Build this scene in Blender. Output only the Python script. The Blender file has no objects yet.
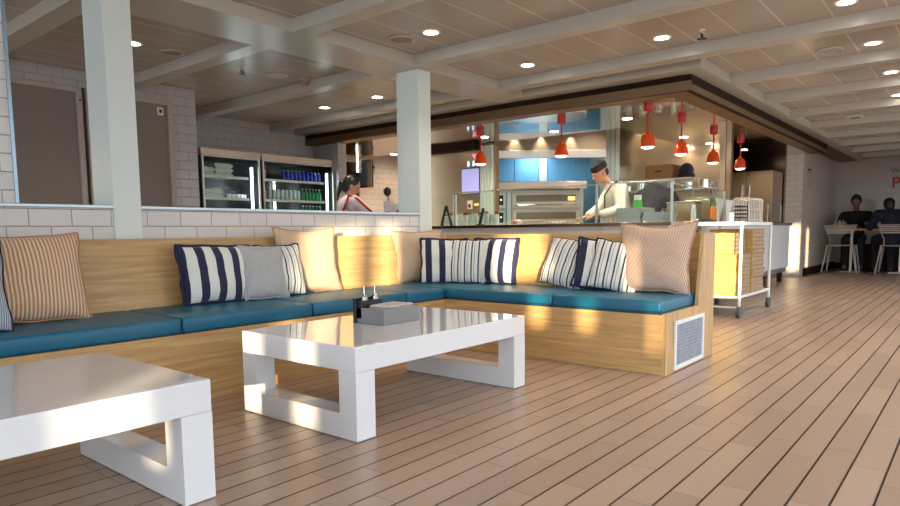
import bpy, bmesh, math, random
from mathutils import Vector, Matrix, Euler, noise
random.seed(7)
S = bpy.context.scene
C = S.collection
PI = math.pi
R = math.radians

# ------------------------------------------------------------------ materials
def new_mat(name):
    m = bpy.data.materials.new(name); m.use_nodes = True
    nt = m.node_tree
    b = nt.nodes['Principled BSDF']
    return m, nt, b
def setp(b, **k):
    for n, v in k.items():
        n = n.replace('_', ' ')
        for s in b.inputs:
            if s.name.lower() == n.lower(): s.default_value = v
def simple(name, col, rough=.5, metal=0., coat=0., var=.06, scale=6., bump=0., **k):
    """plain surface with a faint procedural mottling"""
    m, nt, b = new_mat(name)
    setp(b, Roughness=rough, Metallic=metal, Coat_Weight=coat)
    for n, v in k.items(): setp(b, **{n: v})
    N = nt.nodes; L = nt.links
    tc = N.new('ShaderNodeTexCoord'); no = N.new('ShaderNodeTexNoise'); no.inputs['Scale'].default_value = scale
    L.new(tc.outputs['Object'], no.inputs['Vector'])
    mx = N.new('ShaderNodeMix'); mx.data_type = 'RGBA'
    mx.inputs[6].default_value = tuple(c*(1-var) for c in col)+(1,)
    mx.inputs[7].default_value = tuple(min(1, c*(1+var)) for c in col)+(1,)
    L.new(no.outputs['Fac'], mx.inputs[0]); L.new(mx.outputs[2], b.inputs['Base Color'])
    if bump:
        bp = N.new('ShaderNodeBump'); bp.inputs['Strength'].default_value = bump; bp.inputs['Distance'].default_value = .01
        L.new(no.outputs['Fac'], bp.inputs['Height']); L.new(bp.outputs[0], b.inputs['Normal'])
    return m
def emit(name, col, strength):
    m, nt, b = new_mat(name)
    setp(b, Emission_Strength=strength)
    b.inputs['Base Color'].default_value = (*col, 1); b.inputs['Emission Color'].default_value = (*col, 1)
    return m
class NB:
    """tiny node expression builder"""
    def __init__(s, nt): s.nt = nt
    def m(s, op, *a):
        n = s.nt.nodes.new('ShaderNodeMath'); n.operation = op
        for i, v in enumerate(a):
            if isinstance(v, (int, float)): n.inputs[i].default_value = v
            else: s.nt.links.new(v, n.inputs[i])
        return n.outputs[0]
    def xyz(s, world=False):
        if world: o = s.nt.nodes.new('ShaderNodeNewGeometry').outputs['Position']
        else: o = s.nt.nodes.new('ShaderNodeTexCoord').outputs['Object']
        p = s.nt.nodes.new('ShaderNodeSeparateXYZ'); s.nt.links.new(o, p.inputs[0])
        return p.outputs[0], p.outputs[1], p.outputs[2]
    def vec(s, x, y, z):
        n = s.nt.nodes.new('ShaderNodeCombineXYZ')
        for i, v in enumerate((x, y, z)):
            if isinstance(v, (int, float)): n.inputs[i].default_value = v
            else: s.nt.links.new(v, n.inputs[i])
        return n.outputs[0]
    def mix(s, f, a, b):
        n = s.nt.nodes.new('ShaderNodeMix'); n.data_type = 'RGBA'
        for i, v in ((0, f), (6, a), (7, b)):
            if isinstance(v, (int, float)): n.inputs[i].default_value = v
            elif isinstance(v, tuple): n.inputs[i].default_value = (*v, 1)
            else: s.nt.links.new(v, n.inputs[i])
        return n.outputs[2]
    def noise(s, v, scale=5, detail=2, dist=0):
        n = s.nt.nodes.new('ShaderNodeTexNoise'); s.nt.links.new(v, n.inputs['Vector'])
        n.inputs['Scale'].default_value = scale; n.inputs['Detail'].default_value = detail; n.inputs['Distortion'].default_value = dist
        return n.outputs['Fac']
    def white(s, v):
        n = s.nt.nodes.new('ShaderNodeTexWhiteNoise'); n.noise_dimensions = '3D'; s.nt.links.new(v, n.inputs['Vector'])
        return n.outputs['Value']
    def bump(s, h, b, strength=.3, dist=.004):
        n = s.nt.nodes.new('ShaderNodeBump'); n.inputs['Strength'].default_value = strength; n.inputs['Distance'].default_value = dist
        s.nt.links.new(h, n.inputs['Height']); s.nt.links.new(n.outputs[0], b.inputs['Normal'])

def floor_mat():
    m, nt, b = new_mat('plank_tile_floor'); q = NB(nt)
    x, y, z = q.xyz()
    yy = q.m('DIVIDE', q.m('SUBTRACT', y, .005), .1)
    row = q.m('FLOOR', yy); fy = q.m('SUBTRACT', yy, row)
    rr = q.white(q.vec(row, 3.3, 1.1))
    off = q.m('MULTIPLY', q.m('FLOOR', q.m('MULTIPLY', rr, 4)), .25)
    xx = q.m('ADD', q.m('DIVIDE', x, .59), off)
    col = q.m('FLOOR', xx); fx = q.m('SUBTRACT', xx, col)
    dy = q.m('MULTIPLY', q.m('SUBTRACT', .5, q.m('ABSOLUTE', q.m('SUBTRACT', fy, .5))), .1)
    dx = q.m('MULTIPLY', q.m('SUBTRACT', .5, q.m('ABSOLUTE', q.m('SUBTRACT', fx, .5))), .59)
    seam = q.m('LESS_THAN', dy, .0034); but = q.m('LESS_THAN', dx, .0012)
    tone = q.white(q.vec(row, col, 7.7))
    n1 = q.noise(q.vec(q.m('MULTIPLY', x, .5), q.m('MULTIPLY', y, 2.5), tone), 9, 4)
    n2 = q.noise(q.vec(x, y, z), 2.2, 3)
    base = q.mix(tone, (.33, .22, .15), (.45, .31, .22))
    base = q.mix(q.m('MULTIPLY', n1, .55), base, (.40, .29, .22))
    base = q.mix(q.m('MULTIPLY', n2, .25), base, (.49, .35, .26))
    base = q.mix(q.m('MULTIPLY', but, .75), base, (.08, .035, .02))
    base = q.mix(seam, base, (.016, .006, .004))
    nt.links.new(base, b.inputs['Base Color'])
    setp(b, Roughness=.3)
    rg = q.m('ADD', .24, q.m('MULTIPLY', n2, .2)); nt.links.new(rg, b.inputs['Roughness'])
    h = q.m('SUBTRACT', 1, q.m('MAXIMUM', seam, but)); q.bump(h, b, .6, .003)
    return m
def tile_mat(name, col, grout, w=.198, h=.0875, u0=1.183, z0=.85, rough=.18, mort=.0022, both=True):
    m, nt, b = new_mat(name); q = NB(nt)
    x, y, z = q.xyz()
    u = q.m('SUBTRACT', q.m('ADD', x, y) if both else x, u0)
    zz = q.m('DIVIDE', q.m('SUBTRACT', z, z0), h); row = q.m('FLOOR', zz); fz = q.m('SUBTRACT', zz, row)
    od = q.m('ABSOLUTE', q.m('MODULO', q.m('ADD', row, 1.0), 2.0))
    uu = q.m('ADD', q.m('DIVIDE', u, w), q.m('MULTIPLY', od, .5)); cc = q.m('FLOOR', uu); fu = q.m('SUBTRACT', uu, cc)
    dz = q.m('MULTIPLY', q.m('SUBTRACT', .5, q.m('ABSOLUTE', q.m('SUBTRACT', fz, .5))), h)
    du = q.m('MULTIPLY', q.m('SUBTRACT', .5, q.m('ABSOLUTE', q.m('SUBTRACT', fu, .5))), w)
    d = q.m('MINIMUM', dz, du)
    g = q.m('LESS_THAN', d, mort)
    t = q.white(q.vec(row, cc, 2.2))
    base = q.mix(t, tuple(c*.95 for c in col), col)
    base = q.mix(g, base, grout)
    nt.links.new(base, b.inputs['Base Color'])
    nt.links.new(q.m('ADD', rough, q.m('MULTIPLY', g, .5)), b.inputs['Roughness'])
    hh = q.m('MINIMUM', q.m('DIVIDE', d, .006), 1.0); q.bump(hh, b, .5, .0025)
    return m
def oak_mat(name, axis, board=.115, tint=(1, 1, 1)):
    m, nt, b = new_mat(name); q = NB(nt)
    x, y, z = q.xyz()
    a, c = (x, y) if axis == 'x' else (y, x)
    if axis == 'z': a, c = z, q.m('ADD', x, y)
    zz = z if axis != 'z' else q.m('MULTIPLY', c, .4)
    brow = q.m('FLOOR', q.m('DIVIDE', zz, board)); fr = q.m('SUBTRACT', q.m('DIVIDE', zz, board), brow)
    t = q.white(q.vec(brow, 1.5, 2.5))
    gr = q.noise(q.vec(q.m('ADD', q.m('MULTIPLY', a, .9), q.m('MULTIPLY', t, 9)), q.m('MULTIPLY', c, 6), q.m('MULTIPLY', zz, 14)), 3.2, 6, .6)
    fine = q.noise(q.vec(q.m('MULTIPLY', a, 3), q.m('MULTIPLY', c, 60), q.m('MULTIPLY', zz, 120)), 2, 3)
    r = nt.nodes.new('ShaderNodeValToRGB'); e = r.color_ramp.elements
    e[0].position = .33; e[0].color = (.41*tint[0], .225*tint[1], .080*tint[2], 1)
    e[1].position = .68; e[1].color = (.62*tint[0], .40*tint[1], .165*tint[2], 1)
    nt.links.new(gr, r.inputs[0])
    base = q.mix(q.m('MULTIPLY', fine, .35), r.outputs[0], (.62*tint[0], .42*tint[1], .21*tint[2]))
    base = q.mix(q.m('MULTIPLY', t, .18), base, (.43, .27, .12))
    line = q.m('LESS_THAN', q.m('SUBTRACT', .5, q.m('ABSOLUTE', q.m('SUBTRACT', fr, .5))), .012)
    base = q.mix(q.m('MULTIPLY', line, .35), base, (.2, .11, .04))
    nt.links.new(base, b.inputs['Base Color']); setp(b, Roughness=.42)
    q.bump(fine, b, .08, .002)
    return m
def ceil_mat():
    m, nt, b = new_mat('ceiling_panels'); q = NB(nt)
    x, y, z = q.xyz()
    fy = q.m('FRACT', q.m('DIVIDE', q.m('SUBTRACT', y, 2.065), .3))
    line = q.m('LESS_THAN', q.m('SUBTRACT', .5, q.m('ABSOLUTE', q.m('SUBTRACT', fy, .5))), .018)
    base = q.mix(q.noise(q.vec(x, y, z), 1.3, 2), (.40, .345, .285), (.45, .39, .325))
    base = q.mix(line, base, (.68, .62, .55))
    nt.links.new(base, b.inputs['Base Color']); setp(b, Roughness=.24)
    q.bump(line, b, .5, .004)
    return m
def stripe_mat(name, ground, cols, period, start=0., wob=.004, tw=False, fine=0., rough=.85, slope=0.):
    """cols = [(from, to, colour)] fractions of one repeat across the cushion's width"""
    m, nt, b = new_mat(name); q = NB(nt)
    x, y, z = q.xyz()
    n = q.noise(q.vec(x, y, z), 6, 2)
    u = q.m('ADD', x, q.m('MULTIPLY', q.m('SUBTRACT', n, .5), wob*2))
    if slope: u = q.m('ADD', u, q.m('MULTIPLY', z, slope))
    f = q.m('FRACT', q.m('DIVIDE', q.m('SUBTRACT', u, start-10*period), period))
    base = None
    prev = ground
    for a, c, col in cols:
        k = q.m('MULTIPLY', q.m('GREATER_THAN', f, a), q.m('LESS_THAN', f, c))
        prev = q.mix(k, prev, col)
    nt.links.new(prev, b.inputs['Base Color']); setp(b, Roughness=rough)
    try: setp(b, Sheen_Weight=.2)
    except Exception: pass
    w = q.noise(q.vec(x, q.m('MULTIPLY', y, 2), z), 9, 3)
    q.bump(w, b, .35, .012)
    return m
def steel(name, col=(.62, .60, .57), rough=.28, axis='h', metal=1.):
    m, nt, b = new_mat(name); q = NB(nt)
    x, y, z = q.xyz()
    v = q.vec(q.m('MULTIPLY', x, 2), q.m('MULTIPLY', y, 2), q.m('MULTIPLY', z, 90)) if axis == 'h' else q.vec(q.m('MULTIPLY', x, 60), q.m('MULTIPLY', y, 60), q.m('MULTIPLY', z, 2))
    n = q.noise(v, 3, 3)
    nt.links.new(q.mix(n, tuple(c*.86 for c in col), col), b.inputs['Base Color'])
    nt.links.new(q.m('ADD', rough, q.m('MULTIPLY', n, .1)), b.inputs['Roughness']); setp(b, Metallic=metal)
    return m
def glass_mat(name, col=(.93, .98, .96), rough=.0, alpha=.12):
    m, nt, b = new_mat(name); N = nt.nodes; L = nt.links
    g = N.new('ShaderNodeBsdfGlossy'); g.inputs['Roughness'].default_value = .03; g.inputs['Color'].default_value = (1, 1, 1, 1)
    t = N.new('ShaderNodeBsdfTransparent'); t.inputs[0].default_value = (*col, 1)
    lw = N.new('ShaderNodeLayerWeight'); q = NB(nt)
    fac = q.m('ADD', .004, q.m('MULTIPLY', .15, q.m('POWER', lw.outputs['Facing'], 5.0)))
    mx = N.new('ShaderNodeMixShader'); L.new(fac, mx.inputs[0]); L.new(t.outputs[0], mx.inputs[1]); L.new(g.outputs[0], mx.inputs[2])
    L.new(mx.outputs[0], N['Material Output'].inputs[0])
    N.remove(b)
    return m

M = {}
M['floor'] = floor_mat()
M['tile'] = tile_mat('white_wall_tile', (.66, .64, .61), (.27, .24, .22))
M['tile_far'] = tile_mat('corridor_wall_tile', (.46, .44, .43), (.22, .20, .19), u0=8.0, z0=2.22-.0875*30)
M['tile_kit'] = tile_mat('kitchen_wall_tile', (.74, .64, .56), (.36, .28, .23), w=.2, h=.09, u0=.05, z0=.02)
M['tile_small'] = tile_mat('counter_front_tile', (.62, .60, .56), (.40, .37, .34), w=.3, h=.3, u0=.1, z0=.845)
M['oak_x'] = oak_mat('oak_grain_along', 'x'); M['oak_y'] = oak_mat('oak_grain_across', 'y'); M['oak_z'] = oak_mat('oak_upright', 'z')
M['ceil'] = ceil_mat()
M['beam'] = simple('painted_ceiling_beam', (.49, .465, .40), .28, var=.03)
M['post'] = simple('pale_green_grey_paint', (.70, .76, .72), .35, var=.02)
M['fascia'] = simple('dark_brown_fascia', (.022, .008, .004), .6, Specular_IOR_Level=.12)
M['soffit'] = steel('bronze_steel', (.26, .17, .095), .42)
M['mirror'] = steel('polished_ceiling_steel', (.62, .53, .43), .04)
nt_ = M['mirror'].node_tree; q_ = NB(nt_); x_, y_, z_ = q_.xyz(); q_.bump(q_.noise(q_.vec(x_, y_, z_), 2.6, 1), nt_.nodes['Principled BSDF'], .35, .012)
M['gold'] = steel('warm_brushed_steel', (.46, .34, .215), .28, 'v', .85)
M['gold_h'] = steel('warm_hood_steel', (.52, .42, .32), .30, 'h', .7)
M['steel'] = steel('stainless_steel', (.60, .58, .54), .30, 'h', .75)
M['steel_dark'] = steel('dark_glossy_steel', (.14, .095, .065), .16, 'v')
M['steel_light'] = simple('pale_steel_panel', (.54, .62, .58), .3, metal=.3, var=.1, scale=3)
M['blue'] = steel('blue_lit_steel', (.13, .36, .56), .35, 'v', .5)  # blue light on the stainless put into the base colour
M['lilac'] = emit('lilac_screen', (.34, .34, .66), .5)
M['table'] = simple('white_gloss_lacquer', (.72, .73, .745), .04, coat=.35, var=.015, IOR=1.5)
M['vinyl'] = simple('teal_vinyl', (.003, .115, .205), .42, var=.12, scale=12, bump=.05)
M['seam'] = simple('dark_teal_piping', (.003, .05, .10), .5)
M['white_metal'] = simple('white_painted_metal', (.78, .80, .80), .35)
M['grille'] = simple('grey_vent_mesh', (.34, .37, .42), .5, var=.25, scale=14)
M['black'] = simple('black_plastic', (.012, .012, .013), .4)
M['rubber'] = simple('grey_rubber', (.10, .10, .11), .6)
M['chrome'] = steel('chrome', (.75, .75, .74), .12)
M['slate'] = simple('slate_grey_box', (.22, .22, .22), .55, var=.15)
M['paper'] = simple('pinkish_grey_paper', (.52, .46, .45), .8)
M['white'] = simple('white_plastic', (.78, .78, .76), .4)
M['blind'] = simple('brown_roller_blind', (.24, .20, .175), .75, var=.05, scale=40)
M['tray_steel'] = simple('scratched_grey_tray', (.46, .46, .45), .4, metal=.3)
M['hood_skin'] = simple('brown_grey_hood_panel', (.30, .24, .18), .45, metal=.3)
M['oven_front'] = steel('oven_front_steel', (.68, .62, .54), .36, 'h', .45)
M['oven_glass'] = simple('oven_window', (.20, .145, .09), .2)
M['frame'] = simple('beige_window_frame', (.42, .36, .31), .4)
M['bluetrim'] = simple('blue_lit_trim', (.30, .42, .52), .25, metal=.7)  # bluish light on the metal edge put into its colour
M['sill'] = steel('sill_steel', (.50, .58, .63), .3)
M['glass'] = glass_mat('clear_glass')
M['lamp'] = simple('orange_red_enamel', (.80, .075, .008), .22, coat=.4)
M['red'] = simple('red_enamel', (.45, .012, .008), .35)
M['bulb'] = emit('warm_bulb', (1, .80, .55), 9)
M['down'] = emit('downlight_glow', (1, .93, .82), 16)
M['led'] = emit('white_led_tube', (.92, .97, 1), 4)
M['card'] = simple('sunlit_kraft_cardboard', (.58, .38, .12), .75, var=.08)  # kraft brown turned more golden, sunlight put into the colour
M['card_dark'] = simple('brown_cardboard', (.30, .16, .05), .75, var=.1)
M['card_edge'] = simple('cut_cardboard_edge', (.36, .25, .17), .8, var=.2, scale=60)
M['skin'] = simple('skin', (.46, .23, .14), .5); M['skin_dark'] = simple('skin_tanned', (.25, .12, .075), .5)
M['hair'] = simple('black_hair', (.010, .008, .008), .45)
M['chef'] = simple('white_cotton_jacket', (.74, .68, .62), .8, bump=.3, scale=14)
M['polo'] = simple('pale_pink_white_polo', (.72, .64, .66), .8, bump=.3, scale=14)
M['navy_cloth'] = simple('navy_cloth', (.010, .012, .030), .85, bump=.3, scale=14)
M['char_cloth'] = simple('charcoal_cloth', (.022, .019, .026), .85, bump=.3, scale=14)
M['black_cloth'] = simple('black_cloth', (.010, .010, .013), .85, bump=.3, scale=14)
M['redband'] = simple('red_trim_cloth', (.45, .02, .03), .8)
M['green'] = simple('green_plastic', (.06, .42, .03), .4)
M['orange'] = simple('orange_sauce', (.75, .22, .04), .3)
M['can_blue'] = simple('blue_can', (.03, .05, .50), .25, metal=.3); M['can_silver'] = simple('silver_can', (.55, .62, .66), .3, metal=.4)
M['can_green'] = simple('green_bottle', (.03, .33, .12), .2); M['pinkbox'] = simple('pink_carton', (.62, .22, .26), .6)
M['clam'] = simple('translucent_container', (.62, .68, .62), .3)
M['cold'] = simple('cooler_interior_panel', (.014, .016, .02), .3)
M['coldlit'] = simple('cooler_liner', (.55, .58, .66), .4)
M['teal_ink'] = simple('teal_lettering', (.02, .20, .19), .5); M['red_ink'] = simple('red_lettering', (.48, .01, .02), .5)
M['text_white'] = simple('white_print', (.8, .8, .8), .5)

# ------------------------------------------------------------------ mesh building
class G:
    def __init__(s): s.bm = bmesh.new()
    def _add(s, t, mat=None):
        me = bpy.data.meshes.new('t'); t.to_mesh(me); t.free()
        if mat is not None: me.transform(mat)
        s.bm.from_mesh(me); bpy.data.meshes.remove(me); return s
    def box(s, x0, x1, y0, y1, z0, z1, b=0., seg=2, mat=None):
        t = bmesh.new(); bmesh.ops.create_cube(t, size=1)
        sx, sy, sz = abs(x1-x0), abs(y1-y0), abs(z1-z0)
        for v in t.verts: v.co = Vector((v.co.x*sx+(x0+x1)/2, v.co.y*sy+(y0+y1)/2, v.co.z*sz+(z0+z1)/2))
        if b: bmesh.ops.bevel(t, geom=t.edges[:], offset=min(b, sx*.45, sy*.45, sz*.45), segments=seg, affect='EDGES', profile=.5)
        return s._add(t, mat)
    def cone(s, p0, p1, r0, r1=None, n=16, mat=None):
        if r1 is None: r1 = r0
        p0, p1 = Vector(p0), Vector(p1); d = p1-p0
        t = bmesh.new(); bmesh.ops.create_cone(t, cap_ends=True, segments=n, radius1=max(r0, 1e-5), radius2=max(r1, 1e-5), depth=d.length)
        q = Vector((0, 0, 1)).rotation_difference(d.normalized()).to_matrix().to_4x4()
        t.transform(Matrix.Translation((p0+p1)/2) @ q)
        return s._add(t, mat)
    def ball(s, c, r, sc=(1, 1, 1), n=14, mat=None, rot=None):
        t = bmesh.new(); bmesh.ops.create_uvsphere(t, u_segments=n, v_segments=max(6, n*2//3), radius=r)
        mm = Matrix.Diagonal((*sc, 1))
        if rot is not None: mm = rot @ mm
        t.transform(Matrix.Translation(c) @ mm)
        return s._add(t, mat)
    def cap(s, p0, p1, r0, r1, n=12):
        s.cone(p0, p1, r0, r1, n); s.ball(p0, r0, n=n); s.ball(p1, r1, n=n); return s
    def tube(s, pts, r, n=8, closed=False):
        pts = [Vector(p) for p in pts]; L = len(pts); t = bmesh.new(); rings = []
        up = None
        for i, p in enumerate(pts):
            a = pts[(i-1) % L] if (closed or i > 0) else p
            c = pts[(i+1) % L] if (closed or i < L-1) else p
            d = (c-a).normalized()
            if up is None:
                up = d.orthogonal().normalized()
            else:
                up = (up-d*up.dot(d))
                up = up.normalized() if up.length > 1e-6 else d.orthogonal().normalized()
            w = d.cross(up)
            rings.append([t.verts.new(p+(up*math.cos(2*PI*k/n)+w*math.sin(2*PI*k/n))*r) for k in range(n)])
        for i in range(L if closed else L-1):
            A, B = rings[i], rings[(i+1) % L]
            for k in range(n): t.faces.new((A[k], A[(k+1) % n], B[(k+1) % n], B[k]))
        if not closed: t.faces.new(rings[0][::-1]); t.faces.new(rings[-1])
        return s._add(t)
    def lathe(s, prof, c=(0, 0, 0), n=24):
        t = bmesh.new(); rings = []
        for r, z in prof: rings.append([t.verts.new((c[0]+max(r, 1e-5)*math.cos(2*PI*k/n), c[1]+max(r, 1e-5)*math.sin(2*PI*k/n), c[2]+z)) for k in range(n)])
        for A, B in zip(rings, rings[1:]):
            for k in range(n): t.faces.new((A[k], A[(k+1) % n], B[(k+1) % n], B[k]))
        bmesh.ops.remove_doubles(t, verts=t.verts[:], dist=1e-4)
        bmesh.ops.recalc_face_normals(t, faces=t.faces[:])
        return s._add(t)
    def prism(s, poly, axis, a, b):
        """poly of 2-D points extruded along axis"""
        t = bmesh.new()
        def P(u, v, w): return {'x': (w, u, v), 'y': (u, w, v), 'z': (u, v, w)}[axis]
        A = [t.verts.new(P(u, v, a)) for u, v in poly]; B = [t.verts.new(P(u, v, b)) for u, v in poly]
        t.faces.new(A); t.faces.new(B[::-1]); n = len(poly)
        for i in range(n): t.faces.new((A[i], B[i], B[(i+1) % n], A[(i+1) % n]))
        bmesh.ops.recalc_face_normals(t, faces=t.faces[:])
        return s._add(t)
    def build(s, name, mat, parent=None, smooth=False, loc=None):
        me = bpy.data.meshes.new(name); s.bm.to_mesh(me); s.bm.free()
        o = bpy.data.objects.new(name, me); C.objects.link(o)
        me.materials.append(M[mat] if isinstance(mat, str) else mat)
        if smooth:
            for p in me.polygons: p.use_smooth = True
            if smooth != 'full':
                try: me.set_sharp_from_angle(angle=R(40))
                except Exception: pass
        if parent: o.parent = parent
        if loc: o.location = loc
        return o
def tag(o, label, cat, group=None):
    o['label'] = label; o['category'] = cat
    if group: o['group'] = group
    return o
def thing(name, label, cat, loc=(0, 0, 0), rz=0., group=None):
    o = bpy.data.objects.new(name, None); C.objects.link(o); o.empty_display_size = .1
    o.location = loc; o.rotation_euler = (0, 0, rz); return tag(o, label, cat, group)
def struct(name, g, mat, **k):
    o = g.build(name, mat, **k); o['kind'] = 'structure'; return o
def copy_tree(o, parent=None):
    c = o.copy(); C.objects.link(c)
    if parent: c.parent = parent
    for ch in list(o.children): copy_tree(ch, c)
    return c

# ------------------------------------------------------------------ camera (eye 0.80 m above the deck)
cu = Vector((0.63450225, -0.77285637, -0.00999665)); cd = Vector((-0.08217523, -0.05459291, -0.99512152)); cf = Vector((0.76854026, 0.63222832, -0.09814897))
cam = bpy.data.cameras.new('camera'); co = bpy.data.objects.new('camera', cam); C.objects.link(co)
co.matrix_world = Matrix(((cu.x, -cd.x, -cf.x, 0), (cu.y, -cd.y, -cf.y, 0), (cu.z, -cd.z, -cf.z, .8), (0, 0, 0, 1)))
cam.sensor_width = 36; cam.lens = 36*648/900; cam.shift_y = 43/900; cam.clip_start = .02; cam.clip_end = 200
S.camera = co

# ------------------------------------------------------------------ shell
struct('floor', G().box(-6, 15.4, -9, 10, -.1, 0), 'floor')
CZ = 2.22; BZ = 2.135
g = G(); g.box(-4, 15.4, -1.2, 2.02, CZ, CZ+.1); g.box(-4, 5.74, 2.02, 9, CZ, CZ+.1)
struct('ceiling', g, 'ceil')
n = [0]
def trim(g, mat, **k):
    n[0] += 1; return struct('trim_%d' % n[0], g, mat, **k)
for i in range(-3, 12):                                   # beams across, one object each
    x = 1.6+1.19*i
    if x < 5.5:
        trim(G().box(x, x+.14, -1.2, 3.63, BZ, CZ), 'beam')
        trim(G().box(x, x+.14, 4.09, 7.26, BZ, CZ), 'beam')
    else:
        trim(G().box(x, x+.14, -1.2, 1.88, BZ, CZ), 'beam')
trim(G().box(-4, 5.56, 3.63, 4.09, BZ, CZ), 'beam')       # wide beam over the posts
g = G(); g.box(5.56, 5.74, 1.88, 7.26, BZ-.004, CZ); g.box(5.74, 15.2, 1.88, 2.02, BZ-.004, CZ)
trim(g, 'beam')
# kitchen fascia and its bright soffit edge
g = G(); g.box(5.742, 5.80, 2.022, 7.3, 2.0, 2.22); g.box(5.80, 12.0, 2.022, 2.08, 2.0, 2.22)
trim(g, 'fascia')
g = G(); g.box(5.734, 5.7415, 2.014, 7.3, 1.996, 2.078); g.box(5.7415, 12.0, 2.014, 2.0215, 1.996, 2.05)
trim(g, 'soffit')
g = G(); g.box(5.80, 5.98, 2.08, 8.6, 2.0, 2.11); g.box(5.98, 12, 2.08, 2.25, 1.998, 2.11)
trim(g, 'soffit')
g = G(); g.box(5.98, 7.3, 2.25, 8.1, 2.0, 2.06); g.box(7.3, 12.0, 2.25, 3.4, 2.0, 2.06)
struct('ceiling', g, 'mirror')
struct('ceiling', G().box(7.25, 12.0, 3.35, 8.1, 2.36, 2.42), 'gold_h')
g = G(); g.box(7.24, 7.3, 3.4, 8.1, 2.06, 2.40); g.box(7.3, 12.0, 3.34, 3.4, 2.06, 2.40); trim(g, 'gold')
# seat-back half wall with its sill and the two posts
struct('wall_half', G().box(-1.2, 4.064, 3.67, 3.91, 0, .945), 'tile')
trim(G().box(-1.2, 4.064, 3.66, 3.92, .945, .963, .003), 'sill')
def post(x0, x1):
    trim(G().box(x0, x1, 3.655, 3.91, 0, BZ, .004), 'post')
post(1.585, 1.733); post(4.064, 4.212)
struct('wall_pier', G().box(-1.2, 1.125, 3.675, 3.905, .963, BZ), 'tile')
trim(G().box(1.125, 1.14, 3.665, 3.91, .963, BZ), 'bluetrim')
# corridor walls
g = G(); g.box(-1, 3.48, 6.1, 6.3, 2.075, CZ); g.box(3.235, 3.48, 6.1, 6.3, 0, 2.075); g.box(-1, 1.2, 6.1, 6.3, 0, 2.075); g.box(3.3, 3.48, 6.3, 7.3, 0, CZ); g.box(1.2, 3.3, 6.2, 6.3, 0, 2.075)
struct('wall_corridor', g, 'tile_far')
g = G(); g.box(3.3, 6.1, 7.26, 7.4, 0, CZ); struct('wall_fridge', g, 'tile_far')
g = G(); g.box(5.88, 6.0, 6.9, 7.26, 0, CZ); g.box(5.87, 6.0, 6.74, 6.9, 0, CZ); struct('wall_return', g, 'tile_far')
# shaded sliding windows of the corridor
def window(k, x0, x1, lock):
    g = G(); f = .045; z0, z1 = .02, 2.07
    g.box(x0, x0+f, 6.07, 6.14, z0, z1, .004); g.box(x1-f, x1, 6.07, 6.14, z0, z1, .004); g.box(x0+f, x1-f, 6.07, 6.14, z1-f, z1, .004); g.box(x0+f, x1-f, 6.07, 6.14, z0, z0+f, .004)
    w = struct('window_%d' % k, g, 'frame')
    G().box(x0+f, x1-f, 6.10, 6.115, z0+f, z1-f).build('roller_blind', 'blind', w)
    if lock: G().box(x1-.14, x1-.085, 6.090, 6.099, 1.93, 2.0).build('small_sign', 'white', w); G().box(x1-.125, x1-.10, 6.086, 6.0895, 1.95, 1.98).build('sign_symbol', 'black', w)
    else: G().cone((x1-.02, 6.07, 1.96), (x1-.02, 6.06, 1.96), .008).build('latch', 'black', w)
window(1, 1.22, 2.42, False); window(2, 2.45, 3.23, True)
# kitchen outer walls, far end and right-hand dining wall
struct('wall_kitchen_left', G().box(6.08, 12.2, 8.1, 8.25, 0, 2.4), 'tile_kit')
struct('wall_kitchen_back', G().box(9.6, 9.7, 2.79, 8.1, 0, 2.36), 'gold')
struct('wall_kitchen_end', G().box(11.9, 12.0, 2.6, 8.1, 0, 2.36), 'steel_dark')
g = G(); g.box(12.0, 12.25, 2.35, 2.6, 0, 2.22); g.box(12.25, 15.2, 2.35, 2.6, 0, 2.22); struct('wall_right', g, tile_mat('dining_wall_tile', (.74, .67, .59), (.36, .32, .28), u0=.1, z0=.02))
g = G(); g.box(12.0, 15.4, 2.02, 2.36, 2.12, 2.22); trim(g, 'soffit')
struct('wall_back', G().box(15.2, 15.4, -1.2, 2.6, 0, 2.22), tile_mat('end_wall_tile', (.50, .395, .31), (.33, .27, .22), u0=.1, z0=.02, w=.4, h=.13))
struct('baseboard_right', G().box(12.26, 15.2, 2.33, 2.349, 0, .13), 'fascia')
struct('baseboard_back', G().box(15.18, 15.199, -1.2, 2.33, 0, .1), 'fascia')
# unseen wall added beyond the open side: its gaps shape the low sun
SA, SE = R(38), R(7)
YW = -8.0
def xw(x, y): return x-(y-YW)/math.tan(SA)
def zo(z, y): return z+(y-YW)/math.sin(SA)*math.tan(SE)
def opening(p0, p1, z0, z1):
    ym = (p0[1]+p1[1])/2
    a, b = sorted((xw(*p0), xw(*p1))); return (a, b, zo(z0, ym), zo(z1, ym))
ops = sorted([
    opening((1.63, 2.58), (1.63, 2.44), 0, .40),
    opening((1.63, 2.20), (1.63, 2.08), 0, .40),
    opening((2.62, 3.40), (3.00, 3.40), .40, .88),
    opening((3.06, 3.47), (3.17, 3.47), .32, .9),
    opening((3.32, 3.47), (3.56, 3.47), .32, .9),
    opening((4.08, 2.92), (4.08, 2.46), .44, .80),
    opening((3.45, 2.20), (3.45, 2.09), .215, .43),
    opening((3.45, 1.86), (3.45, 1.76), .21, .42),
    opening((3.45, 1.42), (3.45, 1.36), .13, .80),
    opening((6.2, 2.15), (6.2, 1.66), .16, .9),
    opening((12.0, 2.56), (12.0, 2.36), .10, .86),
    opening((12.42, 2.35), (12.66, 2.35), .12, .80),
])
xs = sorted(set([-40., 40.]+[v for o_ in ops for v in o_[:2]]))
k = 0
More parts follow.
